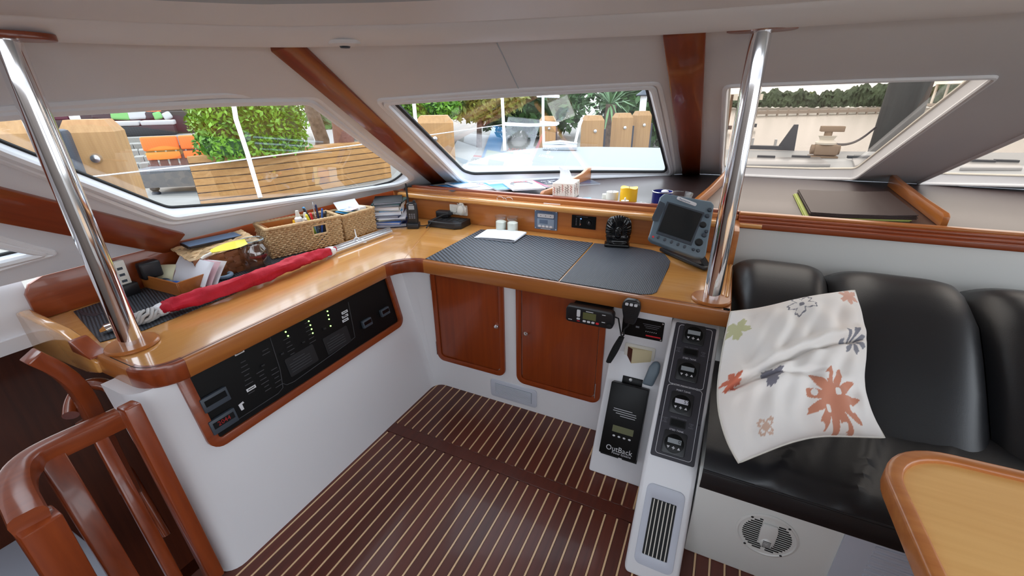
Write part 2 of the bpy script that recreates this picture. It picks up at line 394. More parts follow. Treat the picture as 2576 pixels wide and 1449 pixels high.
def facet(name, fac, winpx, wname, wlabel, glass, wr=14, roll=(.013, .013), depth=.035, label=None, shrink=.975, gr=.007):
    hole = None
    if winpx:
        hole = [fhit(fac, *q) for q in densify(roundpoly(winpx, wr), 40)]
        hole = [(min(max(s, .005), .995), min(max(t, .01), .99)) for s, t in hole]
    vs = []; es = []
    for i in range(31): vs.append((i/30, 0))
    for i in range(1, 21): vs.append((1, i/20))
    for i in range(1, 31): vs.append((1-i/30, 1))
    for i in range(1, 20): vs.append((0, 1-i/20))
    nb = len(vs); es = [(i, (i+1) % nb) for i in range(nb)]
    if hole:
        vs += hole; nh = len(hole); es += [(nb+i, nb+(i+1) % nh) for i in range(nh)]
    for i in range(1, 30):
        for j in range(1, 20):
            s, t = i/30, j/20
            if hole and (inpoly(s, t, hole) or min((s-a)**2+(t-b)**2 for a, b in hole) < .0003): continue
            vs.append((s, t))
    R = delaunay_2d_cdt([Vector(v) for v in vs], es, [], 0, 1e-6)
    V = [tuple(fpt(fac, v[0], v[1])) for v in R[0]]
    F = []
    for f in R[2]:
        cx = sum(R[0][i][0] for i in f)/len(f); cy = sum(R[0][i][1] for i in f)/len(f)
        if hole and inpoly(cx, cy, hole): continue
        F.append(tuple(f))
    g = G().add(V, F); w = struct(g.obj(name, M_vinyl, smooth=True), label)
    if not hole: return w
    H3 = np.array([fpt(fac, *h) for h in hole]); c0 = H3.mean(0); nrm = np.linalg.svd(H3-c0)[2][2]
    if nrm @ (CAM-c0) > 0: nrm = -nrm
    nh = len(H3); pl = H3-np.outer((H3-c0)@nrm, nrm)+nrm*depth       # flat pane just outside the lining
    cen = pl.mean(0)
    # window: padded roll, outer roll, reveal, gasket, pane
    win = struct(G().tube([tuple(p-nrm*.002) for p in H3], roll[0], 8, closed=True).obj(wname, M_roll, smooth=True), wlabel)
    inner = cen+(pl-cen)*shrink
    G().add([tuple(p) for p in H3]+[tuple(p) for p in inner], [(i, (i+1) % nh, nh+(i+1) % nh, nh+i) for i in range(nh)]).obj('reveal', M_roll, win, smooth=True)
    G().tube([tuple(p) for p in inner], gr, 6, closed=True).obj('gasket', M_blackm if glass is M_glass else M_offw, win, smooth=True)
    if roll[1]:
        cw = H3.mean(0); o2 = np.array([p+(p-cw)/np.linalg.norm(p-cw)*.030 for p in H3])
        G().tube([tuple(p) for p in o2], roll[1], 8, closed=True).obj('edge_roll', M_roll, win, smooth=True)
    G().add([tuple(p) for p in inner], [tuple(range(nh))]).obj('pane', glass, win, smooth=False)
    return win, nrm, c0
WPX = {
 'wall_left_aft': [(-420, 530), (110, 637), (-420, 765)],
 'wall_left': [(-190, 303), (125, 279), (560, 256), (778, 253), (1036, 447), (1000, 463), (436, 548), (405, 538), (0, 384)],
 'wall_corner': [(966, 256), (1300, 234), (1642, 215), (1692, 438), (1440, 447), (1182, 460), (1160, 452)],
 'wall_front': [(1824, 215), (2180, 201), (2508, 191), (2152, 450), (1980, 447), (1813, 443)],
 'wall_front_right': [(2305, 461), (2560, 347), (2860, 215), (3400, 215), (3100, 478)],
}
WIN = {}
for i, (nm, gl, lb, rl) in enumerate((('wall_left', M_glass, 'clear side window in white padded frame looking onto the quay', (.016, .014)),
      ('wall_corner', M_glass, 'clear raked corner window above the magazines', (.014, .012)),
      ('wall_front', M_tint, 'bronze tinted front window right of the chrome pole looking onto water', (.010, 0)),
      ('wall_front_right', M_tint, 'bronze tinted front window cut by the right picture edge', (.010, 0)),
      ('wall_left_aft', M_glass, 'small sliver of side window at the left picture edge', (.014, .012)))):
    WIN[nm] = facet(nm, FAC[nm], WPX[nm], 'window_%d' % (i+1), lb, gl, roll=rl, depth=.035 if gl is M_glass else .06, shrink=.95 if nm == 'wall_corner' else .975, gr=.010 if nm == 'wall_corner' else .007, label='padded pale headliner panel around a raked window')
# stitched seam in the corner panel
sA = [fpt(FAC['wall_corner'], *fhit(FAC['wall_corner'], x, y)) for x, y in ((1250, 108), (1268, 145), (1285, 182), (1309, 232))]
G().tube([tuple(p) for p in sA], .0022, 6).obj('seam', M_ceil, bpy.data.objects['wall_corner'])
# ---- wood boards over the facet joints
def board(name, b, t, tang, label, w=.12, mat=M_red):
    b = Vector(b); t = Vector(t); d = (t-b); L = d.length; d.normalize(); sd = (Vector(tang)-d*Vector(tang).dot(d)).normalized(); n = d.cross(sd)
    if n.dot(Vector(CAM)-b) < 0: sd = -sd; n = d.cross(sd)
    M = Matrix(((sd.x, n.x, d.x, b.x), (sd.y, n.y, d.y, b.y), (sd.z, n.z, d.z, b.z), (0, 0, 0, 1)))
    o = G().box((0, .008, L/2), (w, .022, L)).obj(name, mat, bev=.005); o.matrix_world = M
    return struct(o, label)
board('trim_1', M0b, M0t, (0, 1, 0), 'reddish wood cover board between the two side windows', .115)
board('trim_2', M1b, M1t, (.9, .9, 0), 'reddish wood cover board between side and corner windows', .105)
board('trim_3', M2b, M2t, (1, .3, 0), 'reddish wood cover board left of the right chrome pole', .125)
# ---- ceiling with padded edge roll
EDGE = [(-.42, -3.35, 1.60), (-.42, -2.6, 1.60), (-.42, -1.85, 1.602), (-.39, -1.2, 1.618), (-.374, -1.0, 1.628), (-.30, -.78, 1.634), (-.06, -.50, 1.639), (.09, -.40, 1.642), (.32, -.27, 1.645), (.55, -.18, 1.648), (.84, -.09, 1.651), (1.12, -.005, 1.653), (1.31, .03, 1.655), (1.75, .08, 1.656), (2.16, .10, 1.655), (2.7, .08, 1.655), (3.5, .0, 1.65)]
E3 = [np.array(p) for p in EDGE]
# smooth subdivide
def chaikin(P, n=2):
    for _ in range(n):
        Q = [P[0]]
        for a, b in zip(P[:-1], P[1:]): Q += [a*.75+b*.25, a*.25+b*.75]
        P = Q+[P[-1]]
    return P
E3 = chaikin(E3, 2)
PROF = [(-.06, .03), (-.012, .012), (.0, -.004), (.012, -.014), (.035, -.019), (.065, -.016), (.10, -.006), (.135, .010), (.155, .022), (.160, .030), (.166, .022), (.20, .026), (.34, .045)]
rows = []
for i, p in enumerate(E3):
    d = E3[min(i+1, len(E3)-1)]-E3[max(i-1, 0)]; d[2] = 0; d /= np.linalg.norm(d); n = np.array([d[1], -d[0], 0])
    rows.append([p+n*a+np.array([0, 0, b]) for a, b in PROF])
V = []; F = []; m = len(PROF)
for r_ in rows: V += [tuple(q) for q in r_]
for i in range(len(rows)-1):
    for k in range(m-1): F.append((i*m+k, (i+1)*m+k, (i+1)*m+k+1, i*m+k+1))
struct(G().add(V, F).obj('trim_4', M_roll, smooth=True), 'padded pale roll around the edge of the ceiling')
V = []; F = []
NJ = 8
for i, r_ in enumerate(rows):
    a = r_[-1]; s = i/(len(rows)-1); b = np.array([-.3+3.7*s, -2.0, 1.72])  # ceiling stops short out of view, an invented gap that brightens the cabin
    for j in range(NJ+1):
        t = j/NJ; q = a*(1-t)+b*t; q[2] = a[2]+(.06)*math.sin(t*PI/2); V.append(tuple(q))
for i in range(len(rows)-1):
    for j in range(NJ): F.append((i*(NJ+1)+j, (i+1)*(NJ+1)+j, (i+1)*(NJ+1)+j+1, i*(NJ+1)+j+1))
struct(G().add(V, F).obj('ceiling', M_ceil, smooth=True), 'grey vinyl cabin ceiling, left open behind the viewer for added daylight')
# ceiling lamp on the roll
cl = Zp(866, 104, 1.634)
t = thing('ceiling_light', 'small oval white ceiling light on the padded roll', 'light', (cl[0], cl[1], 1.632), math.radians(25))
G().lathe([(.0, -.012), (.03, -.012), (.045, -.006), (.05, .004), (0.0, .006)], 24, Matrix.Diagonal((1.1, .7, 1, 1))).obj('housing', M_white, t)
G().lathe([(.0, -.018), (.014, -.017), (.018, -.010), (0, -.008)], 16).obj('lens', M_greyd, t)
# ---- lower walls
struct(G().box((2.42, .71, .46), (2.04, .06, .92)).obj('wall_forward', M_gel2), 'white lining behind the black settee')
struct(G().box((3.66, -.75, .45), (.06, 5.4, .92)).obj('wall_right', M_gel2), 'white low lining on the far right side')
wbk = G(); wbk.box((-.1, -3.3, .80), (1.3, .06, 1.6)); wbk.box((2.75, -3.3, .80), (1.8, .06, 1.6)); wbk.box((1.2, -3.3, .80), (1.4, .06, 1.6)); struct(wbk.obj('wall_back_added', pm('added_bulkhead_brown', C(124, 114, 106), .5)), 'unseen brownish bulkhead added behind the viewer to darken chrome reflections')  # out of view, added as a dark surface for the chrome poles to reflect
wrt = G(); wrt.box((3.66, -.25, 1.64), (.06, 4.4, .14))
for yy in (-1.9, .9): wrt.box((3.66, yy, 1.2), (.06, .35, .6))
struct(wrt.obj('wall_right_upper', M_vinyl), 'pale posts and header around unseen side openings added to admit daylight')  # unseen; space between the posts left open to bring in extra daylight
struct(G().box((-1.09, -1.95, .69), (.50, 2.7, .05)).obj('wall_left_ledge', M_gel), 'pale ledge below the side windows')
struct(G().box((-.875, -2.22, .80), (.03, 2.2, .21)).obj('wall_left_lower', M_gel), 'pale lining below the aft side window')
# ---- stairwell to the hull, left of the side cabinet
SW = [((-1.32, -1.9, -.30), (.05, 2.9, 1.76), 'wall_stairwell_outer'), ((-.74, -.62, -.28), (1.12, .05, 1.8), 'wall_stairwell_forward'), ((-.66, -3.3, -.1), (1.3, .05, 2.0), 'wall_stairwell_aft')]
for c, d, n in SW: struct(G().box(c, d).obj(n, M_dwood), 'dark stained lining of the stairwell')
struct(G().box((-.66, -1.95, -1.17), (1.36, 2.8, .05)).obj('floor_stairwell', M_dwood), 'dark hull sole at the foot of the steps')
# ============================================================ WORKTOP, RAILS, POLES
XF, YF, XR = -.0805, -.0375, 1.403
wt = thing('worktop', 'L-shaped honey wood chart desk worktop with rounded reddish corners', 'worktop', (0, 0, 0))
arcO = arc(XF-.10, -1.062, .10, 0, -90, 8)             # outer near corner (left end)
arcI = arc(XF+.13, YF-.13, .13, 180, 90, 8)            # inner corner
outl = [(-.80, -1.162)]+arcO[::-1]+arcI+[(XR, YF), (XR, .64), (-.70, .64), (-.80, .2), (-.841, -.4), (-.841, -1.162)]
# split the top where the grain turns (mitre line)
left = [(-.868, -1.162)]+arcO[::-1]+arcI[:5]+[(-.36, .668), (-.72, .67), (-.83, .2), (-.868, -.2)]
far = arcI[4:]+[(XR, YF), (XR, .668), (-.36, .668)]
G().prism(left, H-.030, H).obj('desk_top', M_top_y, wt, bev=.0015, seg=1)
G().prism(far, H-.030, H).obj('desk_top', M_top_x, wt, bev=.0015, seg=1)
G().prism(far[:1]+[(-.36+.002, .64), (-.36-.002, .64)], H, H+.0004).obj('joint_line', M_fas_x, wt)
fprof = [(-.022, -.066), (.0, -.066), (.005, -.060), (.005, -.006), (.001, .001), (-.022, .001)]
def fascia(path, mat): return G().sweep(fprof, [(p[0], p[1], H) for p in path]).obj('fascia', mat, wt, smooth=True)
fascia([(-.50, -1.162), (XF-.10, -1.162)], M_fas_x)
fascia(arcO[::-1], M_red); fascia([(XF, -1.062), (XF, YF-.13)], M_fas_y)
fascia(arcI, M_red); fascia([(XF+.13, YF), (XR, YF)], M_fas_x)
fascia([(XR, YF), (XR, .62)], M_fas_y)
inl = [(p[0], p[1], H+.0006) for p in [(-.30, -1.162)]+arcO[::-1]+arcI+[(XR, YF)]]
G().sweep([(-.012, -.001), (-.0095, -.001), (-.0095, .0008), (-.012, .0008)], inl).obj('edge_line', M_blackm, wt)
# raised end fiddle at the left end
ef = [(-.838, -1.155), (-.60, -1.150), (-.47, -1.152)]
g = G(); g.prism([(-.842, H-.10), (-.842, H+.050), (-.80, H+.062), (-.52, H+.050), (-.44, H+.030), (-.385, H+.008), (-.35, H-.02), (-.35, H-.06), (-.45, H-.085)], -.016, .016, Matrix(((1, 0, 0, 0), (0, 0, -1, -1.160), (0, 1, 0, 0), (0, 0, 0, 1))))
ff = thing('desk_fiddle', 'raised honey wood end board at the left end of the desk', 'board', (0, 0, 0)); g.obj('board', M_top_x, ff, bev=.008, seg=3)
g = G(); g.prism([(-.46, H-.005), (-.46, H+.036), (-.44, H+.034), (-.385, H+.012), (-.345, H+.001), (-.345, H-.005)], -.022, .024, Matrix(((1, 0, 0, 0), (0, 0, -1, -1.158), (0, 1, 0, 0), (0, 0, 0, 1))))
g.obj('end_cap', M_red_x, ff, bev=.006, seg=2)
# back boards
bb = thing('back_board', 'honey wood back board along the side window behind the baskets', 'board', (-.84, -1.13, H))
pts = [(0, .0006), (0, .10), (.02, .135), (.06, .152), (.8, .153), (1.15, .153), (1.15, .0006)]
G().prism(pts, -.001, .022, Matrix(((0, 0, -1, -.0), (1, 0, 0, 0), (0, 1, 0, 0), (0, 0, 0, 1)))).obj('board', M_red_y, bb, bev=.003)
bl_ = [(-.842, -.02, .905), (-.80, .2, .912), (-.715, .62, .925), (-.56, .98, .935)]
V = []
for x, y, z_ in bl_: V += [(x+.84, y+1.13, .0006), (x+.84, y+1.13, z_-H), (x+.81, y+1.14, z_-H), (x+.81, y+1.14, .0006)]
G().add(V, [(4*i+k, 4*i+4+k, 4*i+4+(k+1) % 4, 4*i+(k+1) % 4) for i in range(3) for k in range(4)]).obj('board', M_red_y, bb)
bs = thing('backsplash', 'honey wood backsplash behind the chart desk with stepped top rail', 'backsplash', (0, .640, H))
G().box((.36, .012, .0853), (2.08, .024, .169)).obj('board', M_fas_x, bs, bev=.002)
def rail(name, y0, y1, z0, z1, mat, x0, x1, parent, bev=.006):
    return G().box(((x0+x1)/2, (y0+y1)/2, (z0+z1)/2), (x1-x0, y1-y0, z1-z0)).obj(name, mat, parent, bev=bev, seg=3)
rail('bullnose', -.038, .006, .136, .170, M_top_x, -.62, 1.39, bs, .012)
rail('groove_floor', .004, .03, .150, .164, M_red_x, -.60, 1.40, bs, .001)
rail('rail_step', .026, .052, .150, .192, M_fas_x, -.58, 1.40, bs, .006)
rail('rail_step', .046, .080, .160, .206, M_red_x, -.56, 1.40, bs, .006)
G().box((1.395, -.09, .085), (.022, .20, .169)).obj('end_board', M_fas_y, bs, bev=.002)
# moulding above the settee
rm = thing('shelf_moulding', 'dark reddish stepped wood moulding along the shelf above the settee', 'moulding', (1.40, .66, .90))
for i, (y0, y1, z0, z1, mt) in enumerate(((-.034, .03, -.012, .016, M_red_x), (-.022, .03, .014, .030, M_red_x), (-.014, .03, .028, .044, M_red_x), (-.004, .035, .042, .056, M_fas_x))):
    o = rail('moulding_strip', y0, y1, z0, z1, mt, 0, 2.2, rm, .005)
rm.rotation_euler.z = math.radians(2.2)
G().box((.05, -.035, .004), (.10, .02, .018)).obj('end_block', M_top_x, rm, bev=.003)
# dowels and edge strip on the right end of the desk
for i, (x, r) in enumerate(((1.372, .0085), (1.388, .0085))):
    o = G().tube([(x, .07-.01*i, H+.0085), (x+.012, .52, H+.0085)], r, 12).obj('wooden_dowel', M_top_y)
    tag(o, ('inner' if i == 0 else 'outer')+' wooden dowel lying along the right edge of the desk', 'dowel', 'dowels on the desk edge')
# chrome poles
def pole(x, y, ztop, label, rl):
    p = thing('grab_pole', label, 'pole', (x, y, H))
    G().tube([(0, 0, .008), (0, 0, ztop-H-.008)], .0305, 40).obj('tube', M_chrome, p)
    G().lathe([(0, 0), (.066, 0), (.070, .003), (.070, .009), (.066, .013), (.034, .014), (0, .014)], 48).obj('base_flange', M_fas_x, p)
    G().prism(arc(0, 0, .066, 0, 350, 35), ztop-H-.012, ztop-H+.004, Matrix.Rotation(rl, 4, 'Z') @ Matrix.Diagonal((1.45, .85, 1, 1))).obj('top_plate', M_red_x, p, bev=.003)
    return p
pole(-.318, -1.082, 1.617, 'chrome grab pole at the left end of the desk', math.radians(60))
pole(1.336, .040, 1.648, 'chrome grab pole at the right end of the desk beside the plotter', math.radians(5))
# ---- dash shelf under the front windows
ds = [(-.60, .70), (1.41, .70), (1.41, .72), (3.58, .80), (3.58, 1.95), (2.9, 2.05), (2.3, 2.06), (1.075, 2.0), (.35, 1.45), (-.30, .98), (-.53, .98), (-.66, .72)]
sh = G().prism(ds, .90, .93).obj('dash_shelf', M_dash, bev=.003); tag(sh, 'dark brown vinyl dash shelf below the raked front windows', 'shelf')
def divider(p0, p1, h0, h1, label, w=.024):
    a = Vector((p0[0], p0[1], .93)); b = Vector((p1[0], p1[1], .93)); d = b-a; L = d.length
    M = basis(a, d, (0, 0, 1))
    pts = [(0, 0), (L, 0), (L, h1), (L*.92, h1), (L*.8, h1*.55+h0*.45), (.35*L, h0), (.02, h0), (0, h0-.012)]
    o = G().prism(pts, -w/2, w/2).obj('shelf_divider', M_fas_x, bev=.004); o.matrix_world = M
    return tag(o, label, 'divider', 'wooden dividers on the dash shelf')
divider((.350, .745), (.43, 1.47), .035, .085, 'honey wood divider running back from behind the tissue box')
divider((1.195, .745), (1.335, 1.86), .055, .085, 'honey wood divider between the chart plotter and the right chrome pole')
divider((2.19, .80), (2.26, 1.90), .060, .075, 'honey wood divider right of the dark placemats')
# ============================================================ CABINETS
def loft(B, Tp, z0, z1):
    n = len(B); V = [(x, y, z0) for x, y in B]+[(x, y, z1) for x, y in Tp]
    return V, [(i, (i+1) % n, n+(i+1) % n, n+i) for i in range(n)]+[tuple(range(n)), tuple(range(n, 2*n))]
cab_z = H-.064
cornN = arc(-.03, -1.14, .06, -90, 0, 6); cornI = arc(.09, -.06, .06, 180, 90, 8)
side = [(-.14, -1.20)]+cornN+cornI[:5]
B = side+[(-.12, -.01)]; SH = .15
Tt = [(x-SH*(1 if i < len(side)-1 else .62), y) for i, (x, y) in enumerate(side)]+[(-.27, -.01)]
sc = thing('switchboard_cabinet', 'white moulded side cabinet with black switchboard in a wooden frame', 'cabinet', (0, 0, 0))
V, F = loft(B, Tt, 0, cab_z); G().add(V, F).obj('body', M_gel, sc, smooth=True)
fcb = thing('door_cabinet', 'white front cabinet with two cherry wood doors under the desk', 'cabinet', (0, 0, 0))
fr = cornI[4:]+[(1.212, 0), (1.212, .6), (.0, .6)]
ft = [(x-(SH*.62 if i == 0 else SH*.62*max(0, 1-i/4)), y) for i, (x, y) in enumerate(fr)]; ft[-1] = (-.09, .6)
V, F = loft(fr, ft, 0, cab_z); G().add(V, F).obj('body', M_gel, fcb, smooth=True)
# ---- switchboard in the tilted face
vs = Vector((-SH, 0, cab_z)).normalized()
Ms = Matrix(((0, vs.x, vs.z, .03), (1, 0, 0, 0), (0, vs.z, -vs.x, 0), (0, 0, 0, 1)))
Msi = Ms.inverted()
def PL(M, x, y, off=0):
    n = np.array((M[0][2], M[1][2], M[2][2])); o = np.array((M[0][3], M[1][3], M[2][3]))+n*off
    q = M.inverted() @ Vector(Pp(x, y, o, n)); return q.x, q.y
u0, v0 = PL(Ms, 549, 1131); u1, v1 = PL(Ms, 1010, 815)
u0 = PL(Ms, 455, 985)[0]*.5+u0*.5-.01; v0 = (v0+v1)/2; vt = cab_z/vs.z-.002; u1 = u1+.012
sw = G().ring(rrect(u0, v0, u1, vt, .045, 6, (1, 1, 0, 0)), rrect(u0+.034, v0+.030, u1-.03, vt-.001, .012, 6, (1, 1, 0, 0)), -.004, .012, Ms).obj('switchboard_frame', M_red_y, sc, bev=.003)
pan = G().box(((u0+u1)/2, (v0+vt)/2+.01, -.004), (u1-u0-.05, vt-v0-.03, .012), Ms).obj('switchboard', M_panel, sc, bev=.001, seg=1)
Ip = lambda x, y: PL(Ms, x, y, .003)
def prect(M, px, r=.003):    # rectangle in local coords from two or more pixels
    q = [PL(M, x, y, .003) for x, y in px]; return rrect(min(a for a, b in q), min(b for a, b in q), max(a for a, b in q), max(b for a, b in q), r)
# outline lines of the three bays
def pline(M, pxs, w, mat, parent, name='printed_line', z=.0026):
    q = [PL(M, x, y, .003) for x, y in pxs]
    return G().tube([(a, b, z) for a, b in q], w, 6, M=M).obj(name, mat, parent, smooth=False)
pline(Ms, [(595, 1058), (700, 990), (712, 975), (705, 930), (678, 845)], .0012, M_dim2, pan)
pline(Ms, [(712, 965), (722, 968), (740, 960), (880, 860), (893, 848), (888, 820), (876, 760)], .0012, M_dim2, pan)
def meter(cpx_, w, h, digits, lit):
    cxm, cym = PL(Ms, *cpx_, .003)
    m = G().box((cxm, cym, .010), (w, h, .016), Ms).obj('meter', M_greyd, pan, bev=.003)
    G().box((cxm, cym+h*.08, .0185), (w*.8, h*.42, .002), Ms).obj('meter_window', M_blackg, m)
    if digits: text('digits', digits, h*.42, lit, m, Ms @ T(cxm, cym+h*.08, .0198))
meter((538, 1005), .085, .050, None, None); meter((559, 1059), .085, .050, '2044', M_led_r)
meter((920, 812), .055, .036, None, None); meter((965, 784), .055, .036, None, None)
for cpx_ in ((760, 906), (849, 855)):
    ca, cb = PL(Ms, *cpx_, .003); a0, a1, b0, b1 = ca-.066, ca+.066, cb-.038, cb+.038
    m = G().prism(rrect(a0, b0, a1, b1, .006), .001, .004, Ms).obj('instrument_plate', M_plate, pan)
    for k in range(5):
        G().box((ca-.008, b0+.076*(.2+.14*k), .0045), (.132*(.7 if k != 4 else .4), .0022, .0006), Ms).obj('printed_text', M_dim2, m)
for x, y in ((719, 835), (725, 845), (777, 808), (781, 818), (784, 828), (787, 838), (824, 783), (826, 793), (828, 803), (832, 820)):
    a, b = PL(Ms, x, y, .003); G().lathe([(0, 0), (.0032, 0), (.0026, .002), (0, .003)], 8, Ms @ T(a, b, .002)).obj('indicator_lamp', M_green_l, pan)
for x, y in ((867, 785), (868, 795), (869, 805), (602, 887), (632, 977)):
    a, b = PL(Ms, x, y, .003); G().box((a, b, .003), (.034, .011, .0012), Ms).obj('paper_label', M_print, pan)
    G().box((a, b, .0038), (.024, .003, .0004), Ms).obj('label_text', M_blackm, pan)
a, b = PL(Ms, 608, 1022, .003); G().prism([(a-.006, b-.014), (a+.004, b-.014), (a+.004, b+.006), (a+.012, b+.006), (a+.010, b+.013), (a-.008, b+.010)], .002, .003, Ms).obj('torn_label', M_print, pan)
for col_, (x0, y0), n, dx, dy in ((0, (612, 910), 8, 3.0, 11), (1, (690, 928), 5, 3.2, 10.5), (2, (722, 852), 7, 3.5, 9.5), (3, (772, 812), 6, 3, 9.5), (4, (668, 880), 2, 2, 9), (5, (655, 935), 6, 4, 9)):
    for k in range(n):
        a, b = PL(Ms, x0+dx*k, y0+dy*k, .003)
        G().box((a, b, .0024), (.018+.006*((k*7+col_) % 3), .0026, .0006), Ms).obj('printed_text', M_dim2, pan)
for (x, y) in ((640, 930), (690, 900), (745, 870), (800, 835), (850, 800)):
    a, b = PL(Ms, x, y, .003); G().box((a+.03, b, .006), (.012, .007, .010), Ms).obj('breaker_switch', M_black, pan, bev=.001, seg=1)
# ---- two doors
Mf = Matrix(((1, 0, 0, 0), (0, 0, -1, 0), (0, 1, 0, 0), (0, 0, 0, 1)))
dz = cab_z-.002
for i, (x0, x1, zb, kx, hx) in enumerate(((.062, .470, .172, (1250, 820), .070), (.535, .956, .164, (1324, 838), .935))):
    f = G().ring(rrect(x0, zb, x1, dz, .042, 6, (1, 1, 0, 0)), rrect(x0+.026, zb+.026, x1-.026, dz-.001, .022, 6, (1, 1, 0, 0)), -.003, .012, Mf).obj('door_frame', M_door, fcb, bev=.004)
    d = G().prism(rrect(x0+.029, zb+.029, x1-.029, dz-.002, .020, 6, (1, 1, 0, 0)), -.004, .007, Mf).obj('door', M_door, fcb, bev=.002)
    a, b = PL(Mf, *kx, .012)
    G().lathe([(0, .002), (.006, .002), (.007, .006), (.010, .014), (.011, .018), (.009, .021), (.004, .0215), (.003, .019), (0, .019)], 16, Mf @ T(a, b, .004)).obj('knob', M_chrome, d)
    for zz in (zb+.07, dz-.06): G().tube([(hx-.009 if i == 0 else hx-.003, zz-.04, .0125), (hx-.009 if i == 0 else hx-.003, zz+.04, .0125)], .0022, 8, M=Mf).obj('hinge', M_steel, d)
# ---- low air grille
vg = G().prism(rrect(.382, .030, .642, .136, .014), -.001, .006, Mf).obj('air_grille', M_ltgrey, fcb, bev=.003)
G().box((.512, .083, .006), (.205, .066, .003), Mf).obj('grille_recess', M_grey, vg)
for k in range(11): G().box((.512, .083-.033+.006*k+.003, .0085), (.203, .0042, .003), Mf @ T(0, 0, 0)).obj('slat', M_ltgrey, vg)
# ---- sloped footwell block with the charge controller
kb = G().prism([(.0, 0), (-.25, 0), (.0, .47)], .985, 1.215, Matrix(((0, 0, 1, 0), (1, 0, 0, 0), (0, 1, 0, 0), (0, 0, 0, 1)))).obj('footwell_block', M_gel, bev=.008, seg=3)
tag(kb, 'white sloping block under the charge controller beside the pedestal', 'block')
Mo = basis((0, -.25, 0), (1, 0, 0), (0, .25, .47))
def oq(x, y, off): return PL(Mo, x, y, off)
(ax, ay), (bx, by) = oq(1528, 1150, .055), oq(1645, 985, .055)
ow, oh = .150, by-ay
cc = thing('charge_controller', 'tall black solar charge controller with display on the white sloping block', 'controller', M=Mo @ T(1.022, ay, 0))
G().prism(rrect(0, .012, ow, oh, .004), .001, .058).obj('housing', M_panel, cc, bev=.003)
g = G(); g.box((ow/2, oh+.014, .0035), (ow*.55, .03, .005)); g.obj('mounting_tab', M_panel, cc, bev=.001)
g = G(); g.box((ow*.25, .004, .0035), (ow*.5, .02, .005)); g.box((ow*.8, .004, .0035), (ow*.4, .02, .005)); g.obj('bottom_flange', M_panel, cc)
G().sph((ow*.45, oh+.018, .008), .007).obj('screw', M_white, cc)
for k in range(4): G().box((ow*(.44+.05*k), oh*(.66-.028*k), .0585), (ow*(.5, .62, .55, .4)[k], .0022, .001)).obj('vent_slot', M_print, cc)
G().box((ow*.53, oh*.40, .0588), (ow*.56, oh*.085, .002)).obj('display', M_lcdg, cc)
for k in range(4): G().lathe([(0, .003), (.0042, .002), (.0048, 0)], 12, T(ow*(.32+.14*k), oh*.305, .058) @ Matrix.Diagonal((1.2, .8, 1, 1))).obj('button', M_print, cc)
text('lettering', 'OutBack', .030, M_print, cc, T(ow*.52, oh*.135, .0584), sx=1.0)
text('lettering', 'Power Systems', .0125, M_print, cc, T(ow*.60, oh*.085, .0584))
# grey cover above it
(gx, gy) = oq(1640, 950, .06)
gc = G(); gc.prism([(-.024, -.045), (.016, -.04), (.022, .02), (.018, .05), (.006, .062), (-.012, .055), (-.02, .03)], 0, .035)
gc = gc.obj('grey_cover', M_grey, bev=.008, seg=3); gc.matrix_world = Mo @ T(gx, gy+.01, .06) @ Matrix.Rotation(-.15, 4, 'Z')
tag(gc, 'grey plastic flap standing above the black charge controller', 'cover')
# beige rocker switch and black warning plate on the white wall
bsw = thing('rocker_switch', 'large cream rocker switch on the white wall above the charge controller', 'switch', M=Mf @ T(1.105, .445, 0))
G().prism(rrect(-.062, -.068, .062, .068, .006), .0005, .008).obj('plate', M_offw, bsw, bev=.002)
G().add([(-.048, -.055, .008), (.05, -.055, .008), (.05, .055, .008), (-.048, .055, .008), (-.026, -.055, .022), (.05, -.055, .011), (.05, .055, .011), (-.026, .055, .022)], [(0, 1, 5, 4), (1, 2, 6, 5), (2, 3, 7, 6), (3, 0, 4, 7), (4, 5, 6, 7)]).obj('rocker', M_beige, bsw)
G().add([(-.0485, -.054, .0085), (-.027, -.054, .0222), (-.027, .054, .0222), (-.0485, .054, .0085)], [(0, 1, 2, 3)]).obj('rocker_side', M_dwood, bsw)
wp = thing('engine_panel', 'black instrument plate with red and white print below the microphone', 'panel', M=Mf @ T(1.105, .592, 0))
G().prism(rrect(-.082, -.042, .082, .044, .003), .0005, .004).obj('plate', M_panel, wp)
for sx_, sy_ in ((-.076, -.036), (.076, -.036), (.076, .038)): G().lathe([(0, .003), (.0035, .002), (.004, 0)], 10, T(sx_, sy_, .004)).obj('screw', M_steel, wp)
for k in range(3): G().box((.035, .024-.008*k, .0042), (.07-.012*k, .002, .0005)).obj('printed_text', M_dimpr, wp)
for k in range(6): G().lathe([(0, .001), (.002, .0005)], 8, T(.015+.008*k, -.008, .0042)).obj('printed_dot', M_print, wp)
G().box((.045, -.027, .0042), (.058, .006, .0006)).obj('red_print', M_redp, wp); G().box((-.02, .004, .0042), (.014, .008, .0006)).obj('printed_mark', M_dimpr, wp)
